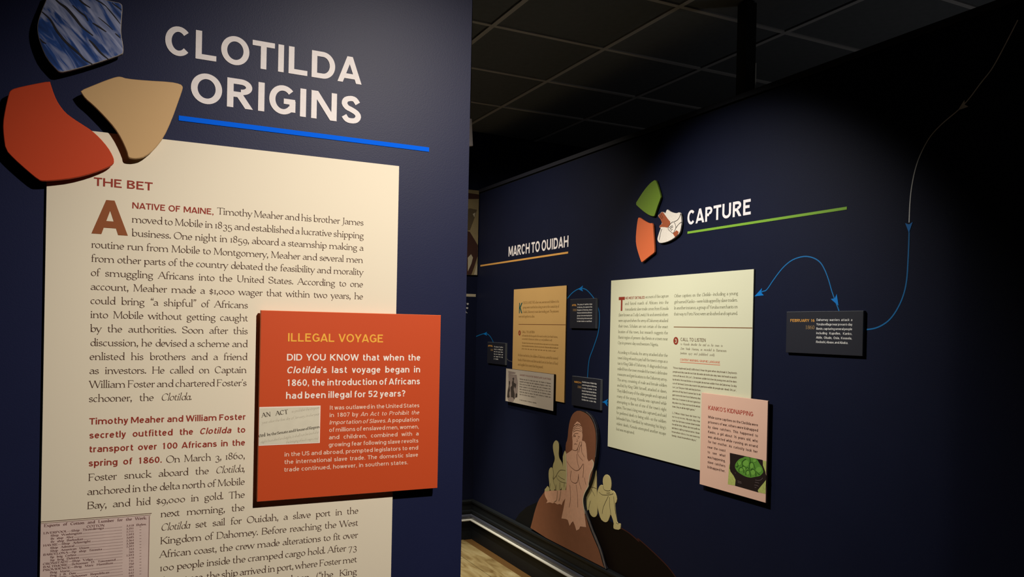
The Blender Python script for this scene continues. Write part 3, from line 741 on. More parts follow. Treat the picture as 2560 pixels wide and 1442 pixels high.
# --- three shards
def shard(name, label, P, pts, off, m, it=1, edge=None, deco=None):
    uv = [P.uv(x, y, off) for x, y in pts]
    us = [a[0] for a in uv]; vs = [a[1] for a in uv]
    t = thing(name, label, 'wall decoration', P.w(sum(us)/len(us), min(vs), 0))
    plate('face_board', P, smooth(uv, it), off-.009, off, m, t, edge)
    cu, cv = sum(us)/len(us), sum(vs)/len(vs); r = (max(vs)-min(vs))*.13
    plate('standoff', P, [(cu+r*math.cos(k*math.pi/6), cv+r*math.sin(k*math.pi/6)) for k in range(12)], 0, off-.009, M['black'], t)
    return t
Z1 = (0, 0, 3.0047); OS = .027
tw = shard('wall_shard', 'blue rippling water printed shard above the red one', PL, zp(*Z1, [(345, 0), (372, -70), (520, -50), (760, -8), (860, 12), (905, 22), (922, 45), (912, 160), (909, 260), (925, 330), (928, 392), (915, 408), (800, 450), (640, 500), (480, 541), (445, 540), (425, 525), (350, 440), (310, 350), (285, 270), (278, 200), (290, 140), (315, 70)]), OS, M['water'], edge=M['edge'])
streaks = [[(315, 88), (380, 150), (430, 235), (500, 320), (590, 400), (640, 450), (695, 482)], [(400, -20), (450, 25), (500, 62), (560, 130), (620, 205), (700, 268)], [(545, 40), (600, 90), (640, 120), (662, 158)],
           [(668, 298), (700, 330), (760, 400), (815, 445)], [(695, 172), (740, 200), (800, 240)], [(300, 288), (322, 315), (348, 328)], [(865, 250), (905, 285)], [(790, 40), (850, 110), (905, 180)],
           [(580, -20), (620, 20), (680, 60)], [(700, -12), (760, 20), (800, 50)], [(840, 20), (880, 50), (915, 75)], [(740, 130), (800, 180), (850, 225)]]
for k, sk in enumerate(streaks):
    pts = [PL.uv(x, y, OS) for x, y in zp(*Z1, sk)]
    pp = ribbon(crom(pts, 5), (.0042, .0045, .0028, .0036, .003, .0025, .0022, .002, .0028, .0022, .0022, .0015)[k], lambda t: .25+.9*math.sin(math.pi*min(1, max(0, t*.9+.05))))
    flat('ripple', PL, pp, OS+.0005, M['water_dark'], tw)
shard('wall_shard', 'large brick red shard overlapping the cream panel corner', PL, zp(*Z1, [(375, 608), (378, 625), (410, 720), (440, 780), (490, 845), (550, 890), (620, 935), (690, 980), (750, 1035), (810, 1105), (845, 1165), (858, 1205), (850, 1232), (810, 1257), (700, 1300), (560, 1337), (420, 1354), (320, 1360), (288, 1352), (200, 1280), (100, 1190), (40, 1125), (25, 1020), (20, 930), (35, 830), (65, 700), (78, 678), (110, 662), (230, 635)]), OS, M['red_piece'])
shard('wall_shard', 'tan fan shaped shard above THE BET heading', PL, zp(*Z1, [(603, 680), (700, 640), (800, 600), (870, 577), (905, 574), (950, 590), (1100, 604), (1280, 614), (1355, 630), (1374, 650), (1370, 675), (1340, 760), (1290, 900), (1230, 1030), (1160, 1120), (1090, 1177), (1030, 1192), (980, 1189), (962, 1178), (955, 1140), (910, 1040), (860, 960), (780, 870), (700, 790), (640, 740), (612, 700)]), OS, M['tan_piece'])

# --- the orange sign
OO = .027
q = [PL.uv(*a, OO) for a in ((652.6, 774.6), (1103.4, 788.2), (642.8, 1254.5), (1092.8, 1219.9))]
su0, su1, sv1, sv0 = (q[0][0]+q[2][0])/2, (q[1][0]+q[3][0])/2, (q[0][1]+q[1][1])/2, (q[2][1]+q[3][1])/2
so = thing('orange_sign', 'raised orange red sign headed ILLEGAL VOYAGE over cream panel', 'sign', PL.w((su0+su1)/2, sv0, 0))
plate('board', PL, rect(su0, sv0, su1, sv1), OO-.010, OO, M['orange'], so, M['orange_edge'])
plate('standoff', PL, rect(su0+.05, sv0+.05, pu1-.015, sv1-.05), OFP+.0004, OO-.010, M['black'], so)
Zs = (620, 760, 3.434)
def zq(x, y): return (620+x/3.434, 760+y/3.434)
single('heading', PL, OO, so, M['amber'], 'ILLEGAL VOYAGE', SANS, px_h(PL, 800, 850, 20.5, OO)/.70, zq(338, 322), zq(1163, 328), track=.02, exact=True)
block('bold_text', PL, OO, so, M['pale'], [('DID YOU KNOW that when the', *zq(331, 486), *zq(1482, 486)), ("*Clotilda*'s last voyage began in", *zq(328, 593), *zq(1480, 583)), ('1860, the introduction of Africans', *zq(325, 701), *zq(1478, 688)), ('had been illegal for 52 years?', *zq(322, 810), *zq(1352, 797))], SANS, .74, SANSI, track=.015)
block('small_text', PL, OO, so, M['pinkpale'], [('It was outlawed in the United States', *zq(700, 906), *zq(1472, 886)), ('in 1807 by *An Act to Prohibit the', *zq(698, 968), *zq(1470, 946)), ('*Importation of Slaves.* A population', *zq(696, 1031), *zq(1469, 1009)),
    ('of millions of enslaved men, women,', *zq(694, 1094), *zq(1467, 1071)), ('and children, combined with a', *zq(692, 1157), *zq(1466, 1131)), ('growing fear following slave revolts', *zq(690, 1219), *zq(1464, 1190)),
    ('in the US and abroad, prompted legislators to end', *zq(311, 1305), *zq(1462, 1251)), ('the international slave trade. The domestic slave', *zq(308, 1371), *zq(1461, 1312)), ('trade continued, however, in southern states.', *zq(306, 1436), 1020.3, 1160.5)], SANSL, .80, Style(.50, .70, .73, -.20, .108, .095, False, phi=0, sb=.05, slant=.21))
zd = lambda x, y: (640+x/11.094, 1000+y/11.094)
d = [PL.uv(*zd(*a), OO) for a in ((90, 190), (1793, 150), (1765, 1190), (65, 1262))]
du0, du1, dv1, dv0 = su0+.0006, (d[1][0]+d[2][0])/2, (d[0][1]+d[1][1])/2, (d[2][1]+d[3][1])/2
dc = flat('act_document', PL, [rect(du0, dv0, du1, dv1)], OO+.0004, M['doc_edge'], so); dc['label'] = 'pale document extract with the words AN ACT'
flat('paper', PL, [rect(du0+.001, dv0+.0025, du1-.0025, dv1-.0025)], OO+.0007, M['doc'], dc)
pd, pf = [], []
def dline(lst, text, a, b, st, em, **k):
    for c, p in setline(text, st, em, PL.uv(*zd(*a), OO), PL.uv(*zd(*b), OO), **k):
        lst.extend(p)
eh = px_h(PL, 700, 1040, 11, OO)
dline(pd, 'AN ACT', (155, 482), (892, 378), ROMANB, eh*1.55)
dline(pd, 'cted', (80, 1027), (262, 1000), ROMANB, eh*1.25)
dline(pd, 'by the Senate and House of Repres', (305, 992), (1765, 768), ROMANB, eh*.95, minsp=.1)
thinI = Style(.34, .62, .72, -.30, .05, .03, True, slant=.42, nar=.95)
dline(pf, 'to prohibit the import', (985, 345), (1750, 235), thinI, eh*.95)
dline(pf, 'year after the first day of January, in the year', (165, 655), (1750, 410), thinI, eh*.95)
dline(pf, 'eight hundred and eight, it shall not be lawful to', (130, 1192), (1740, 912), thinI, eh*.95)
dline(pf, 'the bringing of such negro, mul', (830, 1195), (1720, 1082), thinI, eh*.9)
flat('lettering', PL, pd, OO+.0010, M['doc_ink'], dc); flat('handwriting', PL, pf, OO+.0009, M['doc_faint'], dc)

# ================================================================== RIGHT WALL
# --- CAPTURE heading
Zc = (1560, 430, 5.34)
t = thing('wall_title', 'white letters reading CAPTURE above a green line', 'lettering', wloc(PR, (1800, 570)))
title(t, PR, [('CAPTURE', (1719, 563.5), (1877.5, 534), px_h(PR, 1800, 550, 37))], M['white'], HEAD)
a0, a1, b0, b1 = PR.uv(1719.2, 580.2), PR.uv(2118, 514.5), PR.uv(1719.4, 586.6), PR.uv(2118, 521)
plate('underline', PR, rect(a0[0], (b0[1]+b1[1])/2, a1[0], (a0[1]+a1[1])/2), 0, .0015, M['green_line'], t)
# --- MARCH heading
t = thing('wall_title', 'distant white letters reading MARCH TO OUIDAH over an ochre line', 'lettering', wloc(PR, (1340, 645)))
title(t, PR, [('MARCH TO OUIDAH', (1271.5, 641.5), (1421.2, 616.5), px_h(PR, 1345, 630, 26.3))], M['white'], HEAD)
a0, a1 = PR.uv(1201.4, 662), PR.uv(1420.8, 629); b0, b1 = PR.uv(1201.4, 666), PR.uv(1420.8, 634)
plate('underline', PR, rect(a0[0], (b0[1]+b1[1])/2, a1[0], (a0[1]+a1[1])/2), 0, .0015, M['tan_line'], t)
# --- three small shards
OC = .016
shard('wall_shard', 'leaf green pointed shard left of CAPTURE', PR, zp(*Zc, [(415, 102), (432, 140), (452, 195), (488, 322), (485, 352), (440, 470), (408, 578), (395, 593), (340, 580), (270, 535), (200, 475), (149, 426), (195, 350), (260, 250), (330, 165), (375, 125)]), OC, M['green_piece'], 1)
shard('wall_shard', 'coral orange tall shard below the green one', PR, zp(*Zc, [(193, 598), (250, 638), (300, 668), (340, 685), (381, 680), (390, 800), (400, 950), (406, 1060), (398, 1080), (330, 1130), (240, 1203), (230, 1202), (200, 1120), (165, 1000), (154, 900), (165, 750), (180, 640)]), OC, M['coral'], 1)
th = shard('wall_shard', 'bone white shard printed with a brown clasped hand', PR, zp(*Zc, [(570, 495), (590, 512), (620, 532), (690, 552), (747, 533), (760, 600), (766, 680), (756, 760), (738, 818), (680, 872), (600, 922), (520, 946), (470, 947), (450, 922), (442, 892), (460, 830), (480, 770), (490, 748), (474, 745), (470, 735), (473, 712), (505, 690), (495, 650), (480, 620), (458, 602), (455, 575), (475, 560), (490, 536), (522, 530), (548, 560)]), OC, M['bone'], 1)
def art(P, name, off, zoom, polys, m, parent, it=0):
    os_ = [flat(name, P, [smooth([P.uv(x, y, off) for x, y in zp(*zoom, p)], it)], off+.00004*k, m, parent) for k, p in enumerate(polys)]
    return os_[0]
def lines(P, name, off, zoom, ls, wd, m, parent, n=3):
    for k, l in enumerate(ls): flat(name, P, ribbon(crom([P.uv(x, y, off) for x, y in zp(*zoom, l)], n), wd), off+.00003*k, m, parent)
art(PR, 'hand', OC+.0005, Zc, [[(460, 578), (478, 562), (492, 540), (520, 533), (545, 570), (585, 625), (615, 660), (617, 685), (598, 722), (580, 742), (545, 735), (500, 733), (478, 742), (473, 735), (476, 714), (508, 690), (497, 650), (482, 620), (461, 600)], [(652, 820), (700, 776), (730, 798), (716, 838), (680, 866)]], M['skin'], th)
lines(PR, 'print_line', OC+.0009, Zc, [[(755, 555), (735, 610), (705, 645), (668, 662)], [(764, 668), (725, 700), (690, 750)], [(620, 688), (655, 664), (680, 690), (691, 742), (672, 788), (652, 817), (618, 790), (592, 768), (590, 738), (620, 688)], [(605, 745), (625, 725), (648, 715)], [(612, 765), (632, 742), (655, 730)], [(628, 780), (645, 760)], [(470, 905), (490, 800), (505, 760)], [(488, 545), (505, 580), (520, 610)], [(474, 562), (490, 600), (510, 625)]], .0022, M['line'], th)
# --- CAPTURE panel
q = [PR.uv(*a, OFP) for a in ((1527.2, 703.7), (1884.9, 669.3), (1519.5, 1115.2), (1749.6, 1176.2), (1877, 995.4))]
cu0, cu1, cv1, cv0 = (q[0][0]+q[2][0])/2, (q[1][0]+q[4][0])/2, (q[0][1]+q[1][1])/2, (q[2][1]+q[3][1])/2
cp = thing('text_panel', 'brightly lit pale green cream text panel under CAPTURE', 'sign', PR.w((cu0+cu1)/2, cv0, 0))
plate('board', PR, rect(cu0, cv0, cu1, cv1), 0, OFP, M['cap_panel'], cp)
s5 = lambda x, y: (1500+x/5.15, 660+y/5.15); s6 = lambda x, y: (1500+x/4.507, 880+y/4.507)
T0 = PR.uv(*s5(243, 425), OFP); T1 = PR.uv(*s5(320, 420), OFP); Tb = PR.uv(*s5(280, 602), OFP)
tm = (T0[0]+T1[0])/2; th_ = (T0[1]+T1[1])/2; flat('drop_cap', PR, union([rect(T0[0], th_-.016, T1[0], th_), rect(tm-.0068, Tb[1], tm+.0068, th_)]), OFP+.0005, M['cap_red'], cp)
CL = [('and forced march of Africans into the', 322, 528, 882, 508), ('transatlantic slave trade comes from Kossola', 322, 600, 881, 584), ('(later known as Cudjo Lewis). He and several others', 242, 675, 878, 662), ('were captured when the army of Dahomey attacked', 238, 748, 877, 742),
      ('their town. Scholars are not certain of the exact', 237, 822, 876, 819), ('location of this town, but research suggests the', 235, 895, 875, 895), ('Bantè region of present-day Benin or a town near', 234, 968, 872, 972), ('Oyo in present-day southwestern Nigeria.', 232, 1035, 750, 1045)]
emc = block('body_text', PR, OFP, cp, M['cap_ink'], [(a, *s5(b, c), *s5(d, e)) for a, b, c, d, e in CL], ROMAN, .80, ITAL)
single('lead_in', PR, OFP, cp, M['cap_red'], 'HE MOST DETAILED', SANS, emc*.78, s5(325, 457), s5(578, 441), exact=True)
single('body_text', PR, OFP, cp, M['cap_ink'], 'account of the capture', ROMAN, emc, s5(586, 441), s5(884, 427))
CL2 = [('According to Kossola, the army attacked after the', 883.3, 0), ('town’s king refused to pay half the town’s crops as a', 896.9, 0), ('tax to King Glèlè of Dahomey. A disgruntled man', 911.5, 0), ('exiled from the town revealed the town’s defensive', 925, 0), ('measures and gate locations to the Dahomey army.', 937.7, 0),
       ('The army, consisting of male and female soldiers', 951.4, 0), ('and led by King Glèlè himself, attacked at dawn.', 965.4, 0), ('They killed many of the older people and captured', 978.7, 0), ('many of the young. Kossola was captured while', 992.7, 0), ('attempting to flee out of one of the town’s eight', 1006.9, 0),
       ('gates. The town’s king was also captured, and said', 1020.2, 0), ('he preferred death to being sold—so the soldiers', 1034.2, 0), ('beheaded him. Horrified by witnessing his king’s', 1048, 0), ('violent death, Kossola attempted another escape', 1060.8, 0), ('but was recaptured.', 1075.3, 1)]
def rblock(name, rows, x0, x1, m, st, emf, alt=None, xe=None, P=PR, off=OFP, parent=None, **k):
    """rows with only the left baseline known: the right end follows the level of the wall"""
    uL = [P.uv(x0(y) if callable(x0) else x0, y, off) for _, y, _ in rows]
    v, lead = regress([a[1] for a in uL]); ul = sum(a[0] for a in uL)/len(uL)
    ur = P.uv(x1, rows[len(rows)//2][1], off)[0]; pp = []
    for (tx, y, last), vv in zip(rows, v):
        ue = P.uv(xe, y, off)[0] if last == 1 else (P.uv(last, y, off)[0] if last > 1 else ur)
        for c, p in setline(tx, st, emf*lead, (ul, vv), (ue, vv), alt, **k): pp += p
    flat(name, P, pp, off+.0004, m, parent); return emf*lead
rblock('body_text', CL2, lambda y: 1544.3-(y-883)*.017, 1667.3, M['cap_ink'], ROMAN, .80, ITAL, xe=1586, parent=cp)
block('body_text', PR, OFP, cp, M['cap_ink'], [(a, *s5(b, c), *s5(d, e)) for a, b, c, d, e in [('Other captives on the *Clotilda*—including a young', 958, 425, 1778, 400), ('girl named Kanko—were kidnapped by slave traders.', 957, 505, 1772, 482), ('In another instance, a group of Yoruba merchants on', 955, 582, 1773, 565), ('their way to Porto Novo were ambushed and captured.', 953, 662, 1772, 655)]], ROMAN, .80, ITAL)
r0, r1 = PR.uv(*s5(950, 812), OFP), PR.uv(*s5(1962, 820), OFP)
flat('rule', PR, [rect(r0[0], (r0[1]+r1[1])/2-.0018, cu1-.001, (r0[1]+r1[1])/2+.0018)], OFP+.0004, M['rule'], cp)
def badge(P, off, c, rx, num, parent, m1, m2):
    C0 = P.uv(*c, off); r = P.uv(c[0]+rx, c[1], off)[0]-C0[0]
    o = flat('number_badge', P, [[(C0[0]+r*math.cos(k*math.pi/14), C0[1]+r*math.sin(k*math.pi/14)) for k in range(28)]], off+.0004, m1, parent)
    pp = []; em = r*1.5
    for ch, p in setline(num, SANS, em, (C0[0]-.29*em, C0[1]-.35*em)): pp += p
    flat('numeral', P, pp, off+.0008, m2, o)
badge(PR, OFP, s5(977, 988), 6.2, '3', cp, M['cap_red'], M['cap_panel'])
single('heading', PR, OFP, cp, M['cap_small'], 'CALL TO LISTEN', SANSL, px_h(PR, 1730, 850, 8.6, OFP)/.70, s5(1037, 993), s5(1362, 999), exact=True, track=.03)
block('italic_text', PR, OFP, cp, M['cap_small'], [('to Kossola describe the raid on his town to', *s5(1037, 1046), *s5(1578, 1062)), ('Zora Neale Hurston, as recorded in *Barracoon', *s5(1035, 1103), *s5(1630, 1126)), ('(written 1927 and published 2018).', *s5(1033, 1162), *s5(1475, 1182))], ITAL, .80, ROMAN)
single('warning_text', PR, OFP, cp, M['cap_warn'], 'CONTENT WARNING: GRAPHIC LANGUAGE', SANSL, px_h(PR, 1750, 905, 5.6, OFP)/.70, s5(1032, 1246), s5(1545, 1276), exact=True)
w0, w1 = PR.uv(*s5(1032, 1264), OFP), PR.uv(*s5(1545, 1297), OFP)
flat('warning_underline', PR, [rect(w0[0], (w0[1]+w1[1])/2-.0012, w1[0], (w0[1]+w1[1])/2+.0012)], OFP+.0004, M['cap_warn'], cp)
Q1 = [('“It bout daybreak [and] I still in bed. I hear de gate when dey break it. Dey ketch', 921, 0), ('people and dey saw de neck lak dis wide de knife den dey twist de head so and it', 930.6, 0), ('come off de neck. Oh, Lor’!... De women soldier ketchee de young ones and tie dem', 940.3, 0), ('by de wrist. No man kin be so strong lak de woman soldier from de Dahomey. So dey', 950, 0), ('cut off de head. Some dey snatch de jaw-bone while de people ain’ dead. Oh Lor’,', 959.4, 0),
      ('Lor’, Lor’! De poor folks wid dey bottom', 969.4, 1751.8), ('jaw tore off dey face! I runnee fast to de', 978.9, 1751.6), ('gate some de men from Dahomey dey', 988.7, 1751.4), ('dere too. I runnee to de next gate but', 998.2, 1751.2), ('dey dere too. Dey surround de whole', 1008, 1751), ('town. Dey at all de eight gates.”', 1017.6, 1739)]
Q2 = [('[...] “When I think ’bout dat time I try', 1033, 0), ('not to cry no mo’. My eyes dey stop', 1043, 0), ('cryin’ but de tears runnee down inside', 1052.6, 0), ('me all de time. When de men pull me', 1062, 0), ('wid dem I call my mama name. I doan', 1071, 0), ('know where she is, I no see none my', 1080.8, 0), ('family. I doan know where dey is.”', 1089.7, 1742)]
rblock('quotation', Q1, lambda y: 1682-(y-921)*.014, 1841.5, M['cap_small'], SANSL, .66, parent=cp, minsp=.2)
rblock('quotation', Q2, lambda y: 1680.3-(y-1033)*.014, 1750, M['cap_small'], SANSL, .66, parent=cp, minsp=.2)
# --- Kanko sign
OK_ = .022
sk = lambda x, y: (1640+x/4.24, 940+y/4.24); Zk = (1810, 1120, 11.094)
q = [PR.uv(*a, OK_) for a in ((1753, 981.3), (1919.5, 1001.3), (1749.7, 1210), (1914, 1257.2))]
ku0, ku1, kv1, kv0 = (q[0][0]+q[2][0])/2, (q[1][0]+q[3][0])/2, (q[0][1]+q[1][1])/2, (q[2][1]+q[3][1])/2
kp = thing('salmon_sign', 'raised salmon beige sign headed KANKO’S KIDNAPPING with green fruit picture', 'sign', PR.w((ku0+ku1)/2, kv0, 0))
plate('board', PR, rect(ku0, kv0, ku1, kv1), OK_-.008, OK_, M['pink'], kp)
plate('standoff', PR, rect(ku0+.03, cv0+.02, cu1-.02, kv1-.05), OFP+.0004, OK_-.008, M['black'], kp)
single('heading', PR, OK_, kp, M['kanko_red'], 'KANKO’S KIDNAPPING', SANSL, px_h(PR, 1820, 1030, 10.8, OK_)/.70, sk(553, 356), sk(1031, 425), exact=True)
KL = [('While some captives on the Clotilda were', 445, 530, 1082), ('prisoners of war, others were kidnapped', 499, 588, 1082), ('by slave catchers. This happened to', 551, 643, 1081), ('Kanko, a girl about 16 years old, who', 603, 700, 1080), ('was abducted while running an errand', 655, 757, 1079), ('for her mother. As curiosity took her', 707, 814, 1078)]
block('body_text', PR, OK_, kp, M['kanko_ink'], [(a, *sk(551, y), *sk(xr_, y2)) for a, y, y2, xr_ in KL], SANSL, .72, track=.02)
KL = [('near the coast', 762, 802, 738), ('to see what', 816, 855, 737), ('was happening,', 870, 910, 736), ('slave catchers', 922, 965, 735), ('kidnapped her.', 975, 1018, 736)]
block('body_text', PR, OK_, kp, M['kanko_ink'], [(a, *sk(546, y), *sk(xr_, y2)) for a, y, y2, xr_ in KL], SANSL, .72, track=.02, maxsp=1.0)
pk = art(PR, 'fruit_picture', OK_+.0004, Zk, [[(140, 480), (175, 400), (320, 880), (305, 1038), (200, 1020), (105, 1000)], [(1080, 340), (1172, 360), (1165, 700), (1080, 560)], [(1165, 860), (1150, 1268), (950, 1222), (930, 1150), (1040, 1000)]], M['grass'], kp); pk['label'] = 'picture of green mangoes in a black sack'
art(PR, 'sack', OK_+.0008, Zk, [[(160, 130), (560, 215), (930, 298), (1070, 328), (1075, 470), (1140, 640), (1165, 760), (1168, 870), (1100, 960), (1040, 1030), (935, 1160), (950, 1225), (850, 1195), (305, 1040), (320, 880), (270, 770), (180, 650), (155, 560), (165, 400)]], M['bag'], pk)
art(PR, 'fruit', OK_+.0012, Zk, [[(560, 232), (700, 250), (715, 290), (735, 255), (910, 293), (980, 420), (1060, 530), (1090, 640), (1085, 680), (1030, 740), (990, 775), (850, 800), (750, 822), (620, 800), (500, 740), (380, 660), (320, 580), (300, 500), (320, 420), (400, 320), (470, 280), (540, 262)]], M['mango'], pk, 1)
E4 = lambda cx, cy, rx, ry: [(cx+rx*math.cos(k*math.pi/8), cy+ry*math.sin(k*math.pi/8)) for k in range(16)]
art(PR, 'fruit_highlight', OK_+.0015, Zk, [E4(610, 420, 80, 90), E4(770, 480, 50, 80), E4(480, 590, 50, 50), E4(560, 560, 45, 55), E4(660, 680, 45, 60), E4(810, 670, 60, 75), E4(970, 600, 80, 80), E4(430, 420, 50, 60), E4(650, 570, 25, 25), E4(850, 350, 45, 40)], M['mango_l'], pk)
lines(PR, 'fruit_outline', OK_+.0018, Zk, [[(510, 480), (500, 400), (540, 340), (610, 300)], [(700, 560), (705, 460), (740, 400), (790, 400), (830, 470), (860, 580)], [(420, 660), (410, 590), (450, 540), (500, 540), (540, 600), (550, 680)], [(500, 510), (540, 490), (590, 530), (610, 580)], [(620, 560), (650, 540), (690, 570), (720, 620)], [(600, 740), (610, 650), (660, 610), (710, 650), (740, 790)], [(740, 610), (780, 575), (840, 600), (880, 680), (880, 780)], [(900, 640), (940, 700), (990, 730)], [(370, 400), (390, 470), (360, 520), (320, 500)], [(720, 290), (725, 380), (700, 430)]], .0035, M['mango_d'], pk)
lines(PR, 'sack_fold', OK_+.0012, Zk, [[(375, 905), (420, 920), (480, 942)], [(380, 945), (440, 965), (490, 970)], [(865, 880), (940, 895), (1020, 880), (1075, 825)], [(860, 945), (920, 955), (975, 972)], [(840, 1020), (900, 1030), (960, 1060)], [(850, 1085), (900, 1095)], [(300, 680), (320, 690), (318, 705)]], .0025, M['bag_l'], pk)
# --- tan panel under MARCH
st_ = lambda x, y: (1240+x/4.24, 700+y/4.24)
q = [PR.uv(*a, OFP) for a in ((1284.6, 723.9), (1416.2, 712.9), (1410.3, 1006.6))]
mu0, mu1, mv1, mv0 = q[0][0], (q[1][0]+q[2][0])/2, (q[0][1]+q[1][1])/2, q[2][1]
mp_ = thing('text_panel', 'tan yellow text panel with a teal K under MARCH TO OUIDAH', 'sign', PR.w((mu0+mu1)/2, mv0, 0))
plate('board', PR, rect(mu0, mv0, mu1, mv1), 0, OFP, M['tanboard'], mp_)
ka = PR.uv(*st_(240, 352), OFP); kb = PR.uv(*st_(240, 242), OFP); kc = PR.uv(*st_(281, 350), OFP); pp = []
for c, p in setline('K', HEAD, (kb[1]-ka[1])/.70, ka, (kc[0], ka[1])): pp += p
flat('drop_cap', PR, pp, OFP+.0004, M['teal'], mp_)
eT = block('body_text', PR, OFP, mp_, M['tan_ink'], [('OSSOLA AND THE other men, women and children in his', *st_(285, 250), *st_(668, 243)), ('group were marched on a long route to the coastal city of', *st_(285, 298), *st_(668, 292)), ('Ouidah, Dahomey’s main slave trading port. The prisoners', *st_(283, 348), *st_(666, 343)), ('were tied together in a line.', *st_(240, 397), *st_(410, 396))], ROMAN, .84, ITAL)
r0 = PR.uv(*st_(240, 468), OFP); flat('rule', PR, [rect(r0[0], r0[1]-.002, mu1-.001, r0[1]+.002)], OFP+.0004, M['rule'], mp_)
badge(PR, OFP, st_(250, 560), 2.9, '4', mp_, M['cap_red'], M['tanboard'])
single('heading', PR, OFP, mp_, M['tan_ink'], 'CALL TO LISTEN', SANSL, px_h(PR, 1320, 830, 5.4, OFP)/.70, st_(275, 562), st_(409, 560), exact=True)
block('italic_text', PR, OFP, mp_, M['tan_ink'], [('to Kossola describe the anguish of the march as told to Zora Neale Hurston,', *st_(275, 602), *st_(653, 606)), ('as recorded in *Barracoon* (written 1927 and published 2018).', *st_(275, 636), *st_(595, 641))], ITAL, eT*.80, ROMAN, fit=False, minsp=.12)
block('quotation', PR, OFP, mp_, M['tan_ink'], [('“De water from de eye wet my face all de time as dey march us to de sea and we', *st_(275, 674), *st_(661, 692)), ('doan know where dey take us. Dey tie us by de neck. All day we walk and walk and', *st_(275, 706), *st_(659, 724)), ('all de time dey carry de heads wid dem and dey smell so bad.”', *st_(273, 738), *st_(636, 755))], SANSL, eT*.52, fit=False, minsp=.15)
block('body_text', PR, OFP, mp_, M['tan_ink'], [('As they marched on, the soldiers of Dahomey carried the severed', *st_(232, 808), *st_(657, 840)), ('heads of their victims and demanded corn in the form of food', *st_(232, 858), *st_(656, 893)), ('and supplies from towns that they passed.', *st_(232, 906), *st_(499, 933))], ROMAN, .84, ITAL)
# --- grey sign
sg = lambda x, y: (1255+x/12.014, 910+y/12.014); Zg = (1255, 910, 12.014)
q = [PR.uv(*a, OK_) for a in (sg(120, 130), sg(1562, 300), sg(105, 1115), sg(1540, 1405))]
gu0, gu1, gv1, gv0 = (q[0][0]+q[2][0])/2, (q[1][0]+q[3][0])/2, (q[0][1]+q[1][1])/2, (q[2][1]+q[3][1])/2
gp = thing('grey_sign', 'small grey sign with an engraving overlapping the tan panel', 'sign', PR.w((gu0+gu1)/2, gv0, 0))
plate('board', PR, rect(gu0, gv0, gu1, gv1), OK_-.012, OK_, M['grey'], gp, M['black'])
plate('standoff', PR, rect(mu0+.02, gv0+.20, gu1-.06, gv1-.03), OFP+.0004, OK_-.012, M['black'], gp)
single('heading', PR, OK_, gp, M['mauve'], 'DAHOMEY’S ROLE IN THE TRANSATLANTIC SLAVE TRADE', SANSL, px_h(PR, 1340, 945, 4.4, OK_)/.70, sg(535, 358), sg(1472, 468), exact=True)
GL = ['Dahomey was part of a major slave trade. The Kingdom of Dahomey', 'expanded and waged war with neighboring kingdoms under King', 'Ghezo and his son Glèlè. The captives were sold to Europeans. After', 'Britain outlawed it, he increased palm oil and kept to the trade', 'while enforcing his rule. At an annual raid, the Dahomey soldiers', 'would take people by surprise. The trade continued at Ouidah even', 'after the United States banned it.']
block('body_text', PR, OK_, gp, M['grey_ink'], [(a, *sg(530, 470+79*i), *sg(1465 if i < 6 else 1008, (600+73*i) if i < 6 else 1022)) for i, a in enumerate(GL)], SANSL, .70, minsp=.15)
single('caption', PR, OK_, gp, M['grey_ink'], 'A royal procession in Dahomey, engraving', SANSL, eT*.42, sg(525, 1090), sg(1030, 1175))
eg = art(PR, 'engraving', OK_+.0004, Zg, [[(185, 205), (300, 225), (410, 250), (395, 290), (200, 300)], [(190, 300), (440, 320), (475, 560), (465, 900), (460, 990), (380, 1020), (330, 1140), (200, 1130), (150, 980), (170, 760), (200, 640)]], M['engr_mid'], gp)
art(PR, 'engraved_figure', OK_+.0008, Zg, [[(205, 505), (238, 512), (240, 580), (222, 650), (240, 780), (215, 860), (228, 990), (190, 1010), (155, 980), (172, 800), (200, 700), (200, 600)], [(310, 430), (345, 395), (370, 440), (350, 480), (360, 560), (400, 580), (425, 600), (415, 680), (395, 740), (360, 660), (350, 760), (380, 900), (375, 1060), (350, 1040), (330, 1000), (270, 990), (265, 800), (255, 700), (300, 640), (300, 540), (325, 480)], [(430, 865), (460, 900), (455, 990), (400, 1000), (410, 900)]], M['engr_dark'], eg)
# --- timeline plaques
OQ = .013
def plaque(label, corners, month, year, texts, x0f, x1, st_em=.70, last=None, edge=True):
    q = [PR.uv(*a, OQ) for a in corners]
    u0, u1, v1, v0 = (q[0][0]+q[3][0])/2, (q[1][0]+q[2][0])/2, (q[0][1]+q[1][1])/2, (q[2][1]+q[3][1])/2
    t = thing('timeline_plaque', label, 'sign', PR.w((u0+u1)/2, v0, 0), 'dark timeline plaques along the right wall')
    plate('board', PR, rect(u0, v0, u1, v1), 0, OQ, M['plaque'], t, M['plaque_edge'])
    rows = [(tx, y, 0) for tx, y in texts]
    if last: rows[-1] = (rows[-1][0], rows[-1][1], last)
    em = rblock('body_text', rows, x0f, x1, M['pl_white'], SANSL, st_em, P=PR, off=OQ, parent=t, minsp=.15, maxsp=.9)
    single('date', PR, OQ, t, M['pl_amber'], month[0], SANSL, em*1.25, month[1], month[2], exact=True)
    single('year', PR, OQ, t, M['pl_year'], year[0], Style(.43, .66, .70, -.22, .08, .04, True, phi=0), em*1.75, year[1], year[2])
    return t
